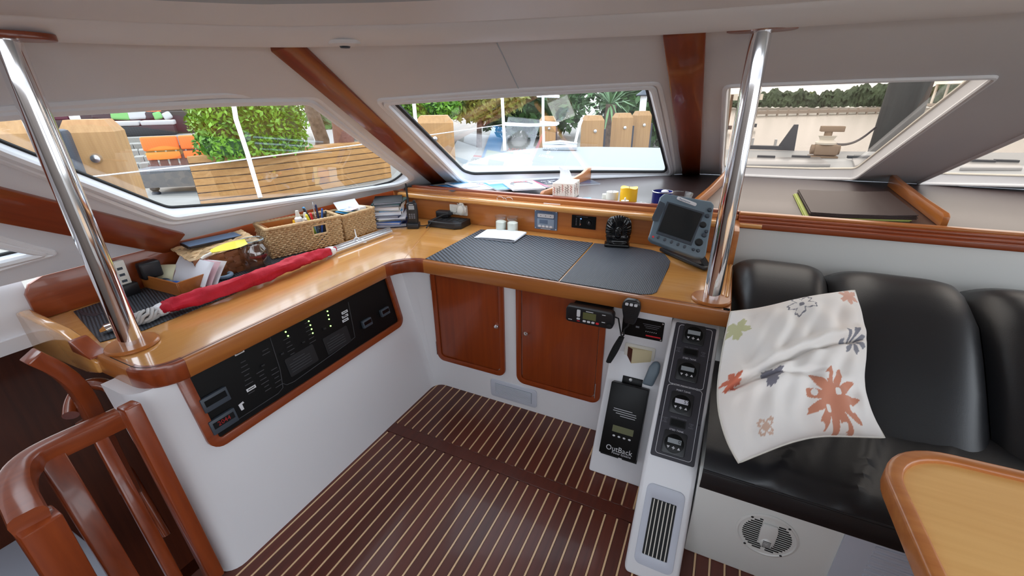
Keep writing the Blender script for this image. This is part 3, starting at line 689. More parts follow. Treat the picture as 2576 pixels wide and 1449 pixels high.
# ---- pedestal with tank gauges
ped = thing('gauge_pedestal', 'white sloping pedestal with black tank gauge panel beside the settee', 'pedestal', (0, 0, 0))
PX = [(.10, .664), (-.03, .664), (-.42, .303), (-.62, .0), (.10, .0)]
G().prism(PX, 1.214, 1.384, Matrix(((0, 0, 1, 0), (1, 0, 0, 0), (0, 1, 0, 0), (0, 0, 0, 1)))).obj('body', M_gel, ped, bev=.014, seg=4)
Mt = basis((1.214, -.42, .303), (1, 0, 0), (0, .39, .361))
PW, PLn = .17, .53
gp = G().prism(rrect(.016, .030, PW-.012, PLn, .006), .0005, .004, Mt).obj('gauge_panel', M_charc, ped)
def outline(x0, y0, x1, y1): G().tube([(a, b, .0042) for a, b in rrect(x0, y0, x1, y1, .010)], .0009, 5, closed=True, M=Mt).obj('printed_outline', M_print, gp, smooth=False)
def gauge(y, lcd, val=None):
    m = Mt @ T(PW/2, y, .004) @ Matrix.Diagonal((1.22, 1.22, 1, 1)); g0 = G().prism(rrect(-.031, -.031, .031, .033, .006), 0, .006, m).obj('gauge', M_gauge, gp, bev=.0015)
    G().lathe([(0, .0066), (.025, .0066), (.026, .006)], 28, m).obj('gauge_face', M_panel, g0)
    G().box((0, .006, .0075), (.036, .013, .0012), m).obj('gauge_display', lcd, g0)
    if val: text('gauge_value', val, .014, M_blackm, g0, m @ T(.013, .006, .0085))
    for dx, s in ((-.014, -1), (.014, 1)): G().prism([(dx-.004, -.012-.003*s), (dx+.004, -.012-.003*s), (dx, -.012+.004*s)], .0068, .0075, m).obj('arrow_mark', M_print, g0)
    G().box((0, -.012, .007), (.008, .0024, .001), m).box((0, -.012, .007), (.0024, .008, .001), m).obj('plus_mark', M_print, g0)
pv_ = lambda x, y: PL(Mt, x, y, .004)[1]
gauge(pv_(1698, 1117), M_lcd, '0'); gauge(pv_(1715, 1017), M_lcdw, '57'); gauge(pv_(1731, 935), M_lcd); gauge(pv_(1743, 843), M_lcd)
for y, wf in ((pv_(1706, 1066), 1), (pv_(1737, 887), 0)):
    m = Mt @ T(PW/2, y, .004); G().prism(rrect(-.026, -.013, .026, .013, .003), 0, .004, m).obj('switch_recess', M_blackm, gp)
    G().prism(rrect(-.022, -.010, .022, .010, .002), .003, .006, m).obj('rocker', M_panel, gp)
    for sx_, s in ((-.043, 'PORT\nTO\nSTBD'), (.043, 'STBD\nTO\nPORT')): text('lettering', s, .0066, M_dimpr, gp, m @ T(sx_, .002, .0005))
    text('lettering', 'WATER TRANSFER' if wf else 'FUEL TRANSFER', .0066, M_dimpr, gp, m @ T(0, .018, .0005))
for y, s in ((pv_(1703, 1084), 'STBD TANK'), (pv_(1720, 985), 'PORT TANK'), (pv_(1734, 903), 'STBD TANK')): text('lettering', s, .0088, M_print, gp, Mt @ T(PW/2, y, .0043))
YT = pv_(1722, 973)
outline(.030, .042, PW-.024, YT-.002); outline(.030, YT+.002, PW-.024, .522)
G().box((PW/2, YT, .0043), (.080, .012, .0012), Mt).obj('title_break', M_charc, gp)
text('lettering', 'WATER MANAGEMENT', .0085, M_print, gp, Mt @ T(PW/2, YT, .005))
for sx_, sy_ in ((.022, .17), (PW-.018, .17), (PW-.018, .40)): G().lathe([(0, .002), (.003, .001)], 8, Mt @ T(sx_, sy_, .004)).obj('screw', M_blackm, gp)
Ml = basis((1.214, -.62, 0), (1, 0, 0), (0, .20, .303))
q = [PL(Ml, x, y, .004) for x, y in ((1622, 1262), (1722, 1290), (1600, 1410), (1708, 1435))]
y1v, y0v = .305, .045
pv = G().ring(rrect(.026, y0v, .148, y1v, .020), rrect(.048, y0v+.035, .126, y1v-.045, .003), -.001, .006, Ml).obj('vent_surround', M_ltgrey, ped, bev=.002)
G().box((.087, (y0v+y1v)/2-.005, .002), (.08, .19, .002), Ml).obj('vent_dark', M_grating, pv)
for k in range(6): G().box((.056+.0125*k, (y0v+y1v)/2-.005, .005), (.0032, .178, .006), Ml).obj('vent_bar', M_offw, pv)
# ---- VHF radio under the desk edge and its microphone
vr = thing('vhf_radio', 'black marine radio mounted under the desk edge in front of the right door', 'radio', M=Mf @ T(.905, .648, .062))
G().prism(rrect(-.098, -.036, .098, .034, .014), .0, .040).obj('housing', M_black, vr, bev=.004)
G().box((0, .0, -.022), (.16, .055, .046)).obj('chassis', M_black, vr)
G().box((.002, .004, .0405), (.054, .030, .002)).obj('display', M_lcdg, vr)
G().prism(rrect(-.050, -.004, -.036, .026, .003), .04, .044).obj('channel_rocker', M_print, vr)
G().prism(rrect(-.050, -.018, -.036, -.010, .003), .04, .043).obj('button', M_print, vr)
G().box((-.043, -.025, .0405), (.012, .003, .001)).obj('red_print', M_redp, vr)
for k in range(4): G().prism(rrect(-.024+.018*k, -.024, -.011+.018*k, -.016, .003), .04, .043).obj('button', M_print if k < 3 else M_redp, vr)
for x_, y_, w_ in ((.002, .024, .03), (.060, .022, .014), (.060, -.010, .014), (-.078, -.024, .016)): G().box((x_, y_, .0405), (w_, .0028, .0008)).obj('printed_text', M_print, vr)
G().lathe([(.0, .014), (.010, .013), (.012, 0)], 20, T(.086, -.018, .038)).obj('cord_socket', M_blackm, vr)
mc = thing('microphone', 'black hand microphone hanging on the desk edge with coiled cord', 'microphone', M=basis((1.063, -.056, .655), (1, 0, 0), (0, -.02, 1)))
bodyp = [(-.020, -.012), (.020, -.012), (.030, .028), (.036, .058), (.033, .080), (.020, .092), (-.020, .092), (-.033, .080), (-.036, .058), (-.030, .028)]
G().prism(bodyp, .0, .030).obj('body', M_black, mc, bev=.008, seg=3)
for k in range(3): G().prism(rrect(-.022+.017*k, .070, -.010+.017*k, .081, .003), .029, .033).obj('button', M_print, mc)
for k in range(5): G().box((0, .018+.008*k, .0305), (.034, .0022, .001)).obj('speaker_slot', M_blackm, mc)
cord = []
for i in range(36): a = i/35; cord.append((math.sin(a*9)*.004-.006-.02*a, -.012-.07*a, .014))
G().tube(cord, .0032, 8).obj('cord', M_blackm, mc)
coil = []
for i in range(420):
    a = i/419; th = a*2*PI*22; w = .0085+.004*math.sin(a*PI); coil.append((-.026-.045*a+w*math.cos(th), -.082-.135*a, .016+w*math.sin(th)))
G().tube(coil, .0026, 6).obj('coiled_cord', M_blackm, mc)
ret = [(-.026, -.085, .016), (-.036, -.05, .012), (-.047, -.005, .010), (-.068, .006, .020)]
G().tube(ret, .0032, 8).obj('cord', M_blackm, mc)
# ============================================================ THINGS ON THE CHART DESK
def flat(name, px, z, th, mat, label, cat, group=None):
    P = [Zp(x, y, z) for x, y in px]; c = sum(P)/len(P)
    o = G().prism([(p[0]-c[0], p[1]-c[1]) for p in P], 0, th).obj(name, mat, bev=.0008, seg=1); o.location = (c[0], c[1], z+.0004)
    return tag(o, label, cat, group)
flat('woven_mat', [(1070, 652), (1210, 578), (1492, 612), (1404, 708)], H, .003, M_mat, 'ribbed charcoal woven mat under the white folded paper', 'mat', 'woven desk mats')
flat('woven_mat', [(1495, 613), (1530, 616), (1590, 622), (1640, 630), (1672, 640), (1686, 658), (1683, 672), (1652, 736), (1640, 741), (1612, 742), (1408, 709)], H, .003, M_mat2, 'fine charcoal woven mat in front of the chart plotter', 'mat', 'woven desk mats')
flat('woven_mat', [(185, 785), (252, 862), (362, 832), (560, 752), (705, 690), (835, 640), (700, 628), (480, 690), (300, 745)], H, .003, M_mat3, 'long dark woven mat under the red furled flag', 'mat', 'woven desk mats')
# folded paper
fp = [Zp(x, y, H+.01) for x, y in ((1225, 575), (1323, 587), (1293, 608), (1192, 596))]
g = G(); A, B_, C_, D = [Vector((p[0], p[1], 0)) for p in fp]
t = thing('folded_paper', 'folded white paper lying on the ribbed mat', 'paper', (0, 0, H+.0038))
n = 14; V = []
for i in range(n+1):                    # cross section: lower leaf, rounded fold on the right, upper leaf
    a = i/n
    if a < .4: s = a/.4; z = .0006
    elif a < .6: s = 1+.02*math.sin((a-.4)/.2*PI); z = .0006+.016*(a-.4)/.2
    else: s = 1-(a-.6)/.4; z = .0166*s**.5*.9+.0018
    for u in (0, .5, 1):
        lo = A.lerp(B_, s) if s <= 1 else B_+(B_-A)*(s-1); hi = D.lerp(C_, s) if s <= 1 else C_+(C_-D)*(s-1)
        q = lo.lerp(hi, u); V.append((q.x, q.y, z))
G().add(V, [(i*3+k, (i+1)*3+k, (i+1)*3+k+1, i*3+k+1) for i in range(n) for k in range(2)]).obj('sheet', M_paper, t, smooth=True)
# spice jars
for i, x in enumerate((.166, .236)):
    j = thing('glass_jar', ('left' if i == 0 else 'right')+' of two small glass jars of white powder by the backsplash', 'jar', M=T(x+(i-.5)*.006, .578, H+.0002) @ Matrix.Scale(1.15, 4), group='small jars of white powder')
    G().lathe([(0, .001), (.027, .001), (.030, .005), (.030, .056), (.026, .064), (.0285, .068), (.0285, .078), (.0262, .078), (.0262, .068), (.0238, .063), (.0278, .055), (.0278, .006), (0, .004)], 28).obj('glass', M_jar, j)
    G().lathe([(0, .006), (.0262, .006), (.0268, .05), (.018, .0545), (0, .056)], 24).obj('powder', M_wax, j)
    G().lathe([(.0262, .076), (.031, .0762), (.0315, .0785), (.031, .081), (.0, .081)], 28).obj('lid', M_jar, j)
# battery charger panel and inverter remote on the backsplash
Mb = Matrix(((1, 0, 0, 0), (0, 0, -1, .6398), (0, 1, 0, 0), (0, 0, 0, 1)))
cp = thing('control_panel', 'slate blue instrument panel with white buttons on the backsplash', 'panel', M=Mb @ T(.423, .826, 0))
G().prism(rrect(-.070, -.057, .070, .057, .003), .0005, .005).obj('plate', M_slate, cp, bev=.001, seg=1)
G().prism(rrect(-.050, .014, .050, .036, .006), .005, .009).obj('lamp_strip', M_print, cp, bev=.001)
for k in range(3): G().lathe([(0, .002), (.0025, 0)], 8, T(-.030+.03*k, .025, .009)).obj('lamp', M_blackm, cp)
G().prism(rrect(-.052, -.045, .052, .008, .006), .005, .008).obj('recessed_face', M_slatel, cp, bev=.001)
G().box((-.012, -.010, .0085), (.05, .022, .001)).obj('display', M_slate, cp)
for k in range(4): G().prism(rrect(-.044+.023*k, -.042, -.027+.023*k, -.031, .002), .008, .011).obj('button', M_print, cp)
text('lettering', 'BATTERY MONITOR', .0085, M_navy, cp, T(0, .046, .0052)); G().box((0, -.051, .0052), (.06, .003, .0005)).obj('printed_text', M_print, cp)
for a in (-.063, .063):
    for b in (-.050, .050): G().lathe([(0, .002), (.003, .001)], 8, T(a, b, .005)).obj('screw', M_steel, cp)
ip = thing('control_panel', 'small black remote control panel with knob and blue light on the backsplash', 'panel', M=Mb @ T(.647, .836, 0))
G().prism(rrect(-.069, -.036, .069, .036, .003), .0005, .005).obj('plate', M_panel, ip, bev=.001, seg=1)
G().lathe([(0, .014), (.010, .013), (.013, .0)], 20, T(.034, .0, .005)).obj('knob', M_black, ip)
G().box((.034, .006, .0192), (.002, .010, .001)).obj('knob_mark', M_print, ip)
for k in range(5): G().box((-.042, .018-.009*k, .0055), (.006, .004, .001)).obj('lamp', M_dimpr, ip); G().box((-.020, .018-.009*k, .0055), (.006, .004, .001)).obj('printed_text', M_dimpr, ip)
G().lathe([(0, .003), (.0032, 0)], 10, T(-.016, .018, .005)).obj('blue_lamp', M_led_b, ip); G().lathe([(0, .003), (.0028, 0)], 10, T(-.018, -.013, .005)).obj('orange_lamp', M_orange, ip)
text('lettering', 'INVERTER/CHARGER', .007, M_dimpr, ip, T(-.01, .0295, .0052))
for k in range(9):
    a = math.radians(-40+28*k); G().box((.034+.017*math.cos(a), .017*math.sin(a), .0054), (.0018, .0018, .0006)).obj('scale_mark', M_dimpr, ip)
# wall outlet, pouch, plug and power block
ol = thing('wall_outlet', 'white double outlet plate on the backsplash behind the power block', 'outlet', M=Mb @ T(-.165, .833, 0))
G().prism(rrect(-.064, -.032, .064, .032, .005), .0005, .009).obj('plate', M_offw, ol, bev=.002)
for s in (-.028, .028):
    G().lathe([(0, .012), (.019, .012), (.020, .009)], 24, T(s, 0, 0)).obj('socket', M_offw, ol)
G().lathe([(0, .034), (.012, .033), (.016, .026), (.017, .012)], 20, T(.028, -.006, 0)).obj('night_light', M_offw, ol)
pu = thing('cotton_pouch', 'small off white drawstring pouch hanging over the outlet', 'pouch', M=Mb @ T(-.137, .850, .012) @ Matrix.Scale(1.45, 4))
g = G(); V = []; nn = 20
for j in range(9):
    v = j/8; r = (.006, .017, .021, .020, .017, .011, .008, .013, .015)[j]
    for k in range(nn):
        a = 2*PI*k/nn; w = 1+.18*math.sin(5*a+j)*(.5+v); V.append((r*w*math.cos(a)+.006*math.sin(v*3), -.030+.074*v, .010+r*.45*w*math.sin(a)))
g.add(V, [(j*nn+k, j*nn+(k+1) % nn, (j+1)*nn+(k+1) % nn, (j+1)*nn+k) for j in range(8) for k in range(nn)]).obj('bag', M_offw, pu, smooth=True)
G().tube([(.014*math.cos(a)*1.0, .018+.002*math.sin(3*a), .010+.007*math.sin(a)) for a in np.linspace(0, 2*PI, 16)], .0016, 6).obj('drawstring', M_rope, pu)
G().tube([(.012, .018, .018), (.022, .0, .018), (.026, -.02, .016)], .0013, 6).obj('drawstring', M_rope, pu)
pw = thing('power_block', 'flat black power block with plug standing on it by the outlet', 'power supply', (-.19, .555, H+.0003), math.radians(3))
G().prism([(-.11, -.07), (.08, -.075), (.115, -.045), (.115, .07), (-.11, .07)], 0, .040).obj('case', M_black, pw, bev=.006, seg=3)
for k in range(5): G().box((-.05+.035*k, .0, .0405), (.026, .08, .002)).obj('top_rib', M_blackm, pw)
G().box((.075, -.04, .0405), (.04, .015, .002)).obj('indicator', M_greyd, pw)
pg = thing('power_plug', 'black adaptor plug with thick cable resting on the power block', 'plug', (-.245, .585, H+.0445), math.radians(8))
G().prism(rrect(-.045, -.026, .040, .024, .008), 0, .040).obj('body', M_black, pg, bev=.006)
G().box((.045, -.012, .026), (.040, .020, .018)).obj('plug', M_blackm, pg, bev=.004)
G().tube([(.05, -.014, .026), (.015, -.040, .022), (-.03, -.08, .0), (-.055, -.125, -.034), (-.055, -.135, -.039)], .0045, 8).obj('cable', M_blackm, pg)
# handheld radio in charger
hr = thing('handheld_radio', 'black handheld radio with antenna standing in its charger cradle', 'radio', (-.365, .43, H+.0003), math.radians(26))
G().prism(rrect(-.036, -.034, .036, .034, .008), 0, .032).obj('cradle', M_black, hr, bev=.005)
G().prism([(-.030, .018), (.030, .018), (.033, .10), (.030, .150), (.018, .158), (-.018, .158), (-.030, .150), (-.033, .10)], -.016, .016, Matrix(((1, 0, 0, 0), (0, 0, -1, 0), (0, 1, 0, 0), (0, 0, 0, 1)))).obj('body', M_black, hr, bev=.006, seg=3)
G().tube([(-.020, 0, .150), (-.020, .0, .185), (-.022, .0, .268)], [.008, .0062, .0050], 12).obj('antenna', M_blackm, hr)
G().lathe([(0, .012), (.008, .012), (.009, 0)], 14, T(.016, 0, .156)).obj('knob', M_blackm, hr)
Mh = Matrix(((1, 0, 0, 0), (0, 0, -1, -.0165), (0, 1, 0, 0), (0, 0, 0, 1)))
G().box((0, .128, .0), (.034, .024, .002), Mh).obj('display', M_lcd, hr); G().box((0, .146, .0), (.024, .003, .001), Mh).obj('printed_text', M_print, hr)
for r_ in range(3):
    for c_ in range(3): G().prism(rrect(-.019+.014*c_, .084-.011*r_, -.010+.014*c_, .091-.011*r_, .002), 0, .003, Mh).obj('key', M_dimpr, hr)
for k in range(4): G().box((0, .050-.005*k, .0002), (.030, .0016, .001), Mh).obj('speaker_slot', M_blackm, hr)
G().tube([(.03, .0, .012), (.06, .02, .006), (.085, .05, .004), (.10, .06, .004)], .003, 8).obj('cable', M_blackm, hr)
# carved bust
bu = thing('carved_bust', 'black carved bust of a figure in a feathered headdress', 'sculpture', (.858, .555, H+.0035), math.radians(12))
G().prism(rrect(-.066, -.038, .062, .034, .012), 0, .016).obj('base', M_blackg, bu, bev=.004)
V = []; NU, NV = 28, 22
for j in range(NV+1):
    v = j/NV; z = .012+.148*v
    wx = .052+.010*math.sin(v*PI)-.014*max(0, v-.75)*2; wy = .030*(1-.25*v)
    if v < .3: wx *= 1.06
    if v > .86: k = math.sqrt(max(0, 1-((v-.86)/.14)**2)); wx *= .25+.75*k; wy *= .35+.65*k
    for i in range(NU):
        a = 2*PI*i/NU; fx = math.copysign(abs(math.cos(a))**.8, math.cos(a)); fy = math.sin(a)
        rib = 1+.05*math.cos(14*a)*(v > .35)
        V.append((wx*fx*rib, wy*fy*(1+.12*math.sin(30*v)*(v < .35)), z))
G().add(V, [(j*NU+i, j*NU+(i+1) % NU, (j+1)*NU+(i+1) % NU, (j+1)*NU+i) for j in range(NV) for i in range(NU)]+[tuple(range(NV*NU, NV*NU+NU))]).obj('torso', M_blackg, bu, smooth=True)
g = G(); g.sph((0, -.026, .078), .024, 14, (.85, .75, 1.35)); g.obj('face', M_blackg, bu)
g = G(); g.add([(-.005, -.044, .074), (.005, -.044, .074), (0, -.054, .070), (-.0035, -.042, .094), (.0035, -.042, .094)], [(0, 1, 2), (0, 2, 3), (2, 4, 3), (1, 4, 2), (0, 3, 4, 1)]); g.obj('nose', M_blackg, bu)
g = G(); g.box((0, -.041, .063), (.014, .006, .003)); g.box((0, -.040, .098), (.030, .010, .005)); g.obj('mouth_and_brow', M_blackg, bu, bev=.001)
for s in (-1, 1): G().sph((s*.0085, -.0415, .088), .004, 8, (1.3, .7, .8)).obj('eye', M_blackg, bu)
for k in range(19):
    a = math.radians(-22+k*(224/18)); c, s = math.cos(a), math.sin(a)
    pa = (c*.026, -.022, .088+s*.026); pb = (c*.060, -.010, .090+s*.074)
    G().tube([pa, ((pa[0]+pb[0])/2, -.024, (pa[2]+pb[2])/2), pb], [.0035, .0062, .0045], 8).obj('feather', M_blackg, bu)
for k in range(-3, 4): G().sph((k*.007, -.040+abs(k)*.0015, .046-abs(k)*-.001), .0035, 8).obj('bead', M_blackg, bu)
# chart plotter
nP = np.array([math.sin(.18)*math.cos(.55), -math.cos(.18)*math.cos(.55), math.sin(.55)]); P0 = np.array([1.16, .40, .93])
pc = [Pp(x, y, P0, nP) for x, y in ((1664, 487), (1793, 507), (1771, 648), (1628, 600))]
oc = sum(pc)/4; Mq = basis(oc, pc[2]-pc[3], pc[0]-pc[3])
cpx = lambda x, y: PL(Mq, x, y, .0)
ct = thing('chart_plotter', 'grey marine chart plotter with dark screen on a black bracket', 'plotter', M=Mq)
outlp = [cpx(*q) for q in ((1672, 486), (1790, 506), (1797, 515), (1776, 642), (1768, 650), (1748, 648), (1640, 607), (1630, 598), (1634, 588), (1660, 496))]
G().prism(outlp, -.045, .002).obj('housing', M_grey, ct, bev=.008, seg=3)
G().prism([cpx(*q) for q in ((1678, 507), (1772, 535), (1739, 619), (1650, 588))], .0015, .004).obj('bezel', M_greyd, ct, bev=.001, seg=1)
G().prism([cpx(*q) for q in ((1682, 512), (1767, 539), (1737, 609), (1655, 582))], .0035, .0048).obj('screen', pm('screen_black', C(30, 34, 36), .12), ct)
G().prism([cpx(*q) for q in ((1659, 506), (1672, 512), (1673, 520), (1655, 557), (1641, 556), (1640, 548))], .001, .006).obj('card_door', M_greyd, ct, bev=.002)
for k in range(5):
    a, b = cpx(1656+16.5*k, 597+6.0*k); G().sph((a, b, .003), .0075, 10, (.9, 1.15, .6)).obj('soft_key', M_greyd, ct)
    a, b = cpx(1660+16.5*k, 588.5+5.6*k); G().box((a, b, .004), (.028, .010, .003)).obj('key_tab', M_greyd, ct, bev=.001, seg=1)
for x, y, r in ((1785, 529, .010), (1779, 544, .010), (1768, 566, .0145), (1777, 583, .008), (1771, 592, .011), (1758, 610, .017), (1744, 628, .007), (1756, 631, .008)):
    a, b = cpx(x, y); G().lathe([(0, .012), (r*.7, .011), (r, .004), (r*1.05, 0)], 20, T(a, b, .0)).obj('round_key', M_blackm if r > .012 else M_greyd, ct)
a, b = cpx(1727, 507); G().prism(rrect(a-.045, b-.008, a+.045, b+.008, .007), .001, .005, T(a, b) @ Matrix.Rotation(-.07, 4, 'Z') @ T(-a, -b)).obj('badge', M_print, ct, bev=.001)
text('lettering', 'Raymarine', .012, M_slate, ct, T(a-.008, b, .0052) @ Matrix.Rotation(-.07, 4, 'Z'))
a, b = cpx(1643, 596); G().lathe([(0, .004), (.005, .002), (.0055, 0)], 12, T(a, b, .001)).obj('power_key', M_redp, ct)
# bracket in world space
def wpart(name, g, mat, parent, **k):
    o = g.obj(name, mat, parent, **k); o.matrix_parent_inverse = parent.matrix_world.inverted(); return o
bA = Zp(1662, 626, H+.02); bB = Zp(1768, 672, H+.02); bd = (bB-bA)/np.linalg.norm(bB-bA); pe = np.array([-bd[1], bd[0], 0])
bm_ = (bA+bB)/2+pe*.03
g = G(); g.box((0, 0, .010), (np.linalg.norm(bB-bA)+.02, .060, .018), basis((bm_[0], bm_[1], H+.0045), bd, pe)); wpart('bracket_base', g, M_black, ct, bev=.005)
for e in (bA, bB):
    e2 = e+pe*.03; up = oc+(e-bm_)*.55-nP*.055-np.array([0, -.01, .05]); g = G(); g.tube([(e2[0], e2[1], H+.012), tuple((e2+up)/2+np.array([0, .02, .01])), tuple(up)], [.014, .012, .012], 10); wpart('bracket_arm', g, M_black, ct)
# ---- furled red flag on a staff
FL = [(262, 830, .013), (278, 824, .016), (300, 818, .011), (330, 808, .011), (352, 802, .016)]
def path(L_, extra=0): return [tuple(Zp(x, y, H+.004+r)) for x, y, r in L_], [r for _, _, r in L_]
fg = thing('furled_flag', 'red furled flag wrapped on a silver staff along the side desk', 'flag', (0, 0, 0))
P, R_ = path([(258, 832, .010), (268, 827, .017), (280, 822, .016), (292, 819, .010), (335, 806, .011)]); G().tube(P, R_, 14).obj('staff_knob', M_chrome, fg)
P, R_ = path([(335, 806, .011), (345, 803, .022), (365, 796, .025), (385, 788, .023), (392, 785, .018)])
for k in range(7):
    pts = []; c = np.array(P)
    for i in range(25):
        s = i/24*(len(P)-1); j = min(int(s), len(P)-2); a = s-j; q = c[j]*(1-a)+c[j+1]*a; r = R_[j]*(1-a)+R_[j+1]*a
        d = c[j+1]-c[j]; d /= np.linalg.norm(d); n1 = np.cross(d, [0, 0, 1]); n1 /= np.linalg.norm(n1); n2 = np.cross(n1, d); th = 2*PI*k/7+i*.28
        pts.append(tuple(q+(n1*math.cos(th)+n2*math.sin(th))*r*.8))
    G().tube(pts, .0055, 7).obj('rope_strand', M_rope, fg)
P, R_ = path([(386, 787, .018), (400, 781, .024), (418, 773, .025)]); G().tube(P, R_, 16).obj('white_hem', M_white, fg)
FR = [(400, 783, .019), (420, 776, .025), (451, 766, .028), (533, 741, .029), (620, 710, .031), (698, 681, .031), (750, 662, .030), (780, 651, .027), (815, 639, .023), (842, 630, .017)]
P, R_ = path(FR); c = np.array(P)+np.array([0, 0, 1])*(np.array(R_)*.2)[:, None]; V = []; NU = 22; NS = 70
for i in range(NS+1):
    s = i/NS*(len(P)-1); j = min(int(s), len(P)-2); a = s-j; q = c[j]*(1-a)+c[j+1]*a; r = R_[j]*(1-a)+R_[j+1]*a
    d = c[min(j+1, len(P)-1)]-c[j]; d /= np.linalg.norm(d); n1 = np.cross(d, [0, 0, 1]); n1 /= np.linalg.norm(n1); n2 = np.cross(n1, d)
    for k in range(NU):
        th = 2*PI*k/NU; w = 1+.13*math.sin(3*th+i*.16)+.08*math.sin(5*th-i*.33)+.07*math.sin(i*.8+2*th)+.05*math.sin(i*1.9+4*th)
        V.append(tuple(q+(n1*math.cos(th)*1.0+n2*math.sin(th)*.92)*r*w))
G().add(V, [(i*NU+k, i*NU+(k+1) % NU, (i+1)*NU+(k+1) % NU, (i+1)*NU+k) for i in range(NS) for k in range(NU)]).obj('red_cloth', M_red_cloth, fg, smooth=True)
P, R_ = path([(826, 634, .022), (838, 630, .020)]); G().tube(P, [.027, .022], 14).obj('white_hem', M_white, fg)
for dx, dy in ((0, 0), (-2, -5), (3, 5)):
    P, R_ = path([(838+dx, 629+dy, .011), (900+dx, 607+dy*.9, .011), (982+dx, 578+dy*.8, .011)]); G().tube(P, .0085, 12).obj('staff_rod', M_steel, fg)
kx = Zp(898, 606, H+.018)
G().tube([(kx[0]+.022*math.cos(a)*math.cos(.9), kx[1]+.022*math.cos(a)*math.sin(.9)*.4, kx[2]+.020*math.sin(a)) for a in np.linspace(0, 2*PI, 14)], .0035, 7).obj('tie_cord', M_white, fg)
G().tube([tuple(kx+np.array(v)) for v in ((0, 0, .02), (-.015, .012, .045), (-.018, .014, .06))], .003, 6).obj('tie_cord', M_white, fg)
G().tube([tuple(kx+np.array(v)) for v in ((.01, -.01, .005), (.035, .0, -.008), (.045, .02, -.008), (.03, .03, .0), (.012, .015, .008))], .003, 6).obj('tie_cord', M_white, fg)
# ---- wicker baskets
def wicker(name, label, M, L, D, h, hole=None, flare=.015):
    b = thing(name, label, 'basket', M=M, group='wicker baskets under the side window')
    def per(u, z):                       # perimeter point at fraction u
        k = 1+flare*z/h; l, d = L*k, D*k; tot = 2*(l+d); s = (u % 1)*tot
        if s < l: p = (-l/2+s, -d/2); n = (0, -1)
        elif s < l+d: p = (l/2, -d/2+s-l); n = (1, 0)
        elif s < 2*l+d: p = (l/2-(s-l-d), d/2); n = (0, 1)
        else: p = (-l/2, d/2-(s-2*l-d)); n = (-1, 0)
        return p, n
    nst = 2*int((L+D)*2/.013/2)
    rows = int(h/.0108); g = G()
    for r_ in range(rows):
        z = .006+r_*.0108; pts = []; N = nst*3; brk = []
        for i in range(N+1):
            u = i/N; p, n = per(u, z); w = .0042*math.cos(PI*(i/3+r_)); zz = z+.0016*math.sin(i*1.7+r_)
            inside = hole and n == (0, -1) and hole[0] < p[0] < hole[1] and hole[2] < z < hole[3]
            if inside:
                if len(pts) > 1: brk.append(pts)
                pts = []
            else: pts.append((p[0]+n[0]*w, p[1]+n[1]*w, zz))
        if len(pts) > 1: brk.append(pts)
        for q in brk: g.tube(q, .0046, 5)
    g.obj('woven_strands', M_wick, b, smooth=True, kind='stuff')
    g = G()
    for i in range(nst):
        p, n = per(i/nst, 0); p2, _ = per(i/nst, h)
        if hole and n == (0, -1) and hole[0] < p[0] < hole[1]: continue
        g.tube([(p[0], p[1], .002), (p2[0], p2[1], h)], .0028, 4)
    g.obj('stakes', M_wick, b, kind='stuff')
    rim = []
    for i in range(200): p, n = per(i/200, h); rim.append((p[0], p[1], h+.003))
    G().tube(rim, [.0085+.0012*math.sin(i*1.9) for i in range(200)], 7, closed=True).obj('rim', M_wick, b, smooth=True)
    if hole:
        hr_ = [(x, -D/2*(1+flare*.7)-.001, z) for x, z in rrect(hole[0], hole[2], hole[1], hole[3], .008)]
        G().tube(hr_, .0055, 7, closed=True).obj('handle_rim', M_wick, b)
    G().box((0, 0, .004), (L-.01, D-.01, .006)).obj('bottom', M_dwood, b)
    return b
d1 = Vector((.318, .948, 0)); p1 = Vector((-.1*.948, .1*.318, 0))
c1 = Vector((-.582, -.158, H+.0038))+Vector((-.948, .318, 0))*.083
b1 = wicker('wicker_basket', 'woven wicker basket holding pens and bottles with a square hand hole', basis(c1, d1, Vector((-.948, .318, 0))), .365, .165, .145, hole=(.03, .105, .075, .125))
c2 = Vector((-.548, .182, H+.0005))+Vector((-1, .03, 0))*.082
b2 = wicker('wicker_basket', 'smaller wicker basket stuffed with papers beside the book stack', basis(c2, (.03, 1, 0), (-1, .03, 0)), .235, .16, .132)
Mb1 = b1.matrix_world; Mb2 = b2.matrix_world
# wooden tray and bottles in the basket
tr = thing('wooden_tray', 'small open wooden tray inside the pen basket', 'tray', M=Mb1 @ T(-.075, .005, .092))
for c_, d_ in (((0, -.060, .03), (.19, .008, .055)), ((0, .060, .03), (.19, .008, .055)), ((-.092, 0, .03), (.008, .112, .055)), ((.092, 0, .03), (.008, .112, .055)), ((0, 0, .004), (.19, .12, .006))): G().box(c_, d_).obj('tray_side', M_fas_x, tr)
for k, (x, y, s, m_, lb) in enumerate(((-.005, -.02, 1.0, M_white, 'tall white dropper bottle standing in the pen basket'), (.03, -.025, .85, M_white, 'shorter white bottle with pointed cap in the pen basket'), (.012, -.045, .62, M_white, 'smallest white bottle in front in the pen basket'), (-.035, -.035, .6, M_yel, 'orange capped bottle in the pen basket'))):
    o = thing('bottle', lb, 'bottle', M=Mb1 @ T(x, y, .0992) @ Matrix.Scale(1.25, 4), group='small bottles in the pen basket')
    G().lathe([(0, 0), (.014*s, 0), (.015*s, .004), (.015*s, .05*s), (.008*s, .058*s), (0, .06*s)], 16).obj('flask', m_, o); G().lathe([(.008*s, .056*s), (.009*s, .06*s), (.006*s, .082*s), (0, .083*s)], 14).obj('cap', M_offw if k < 3 else M_yel, o)
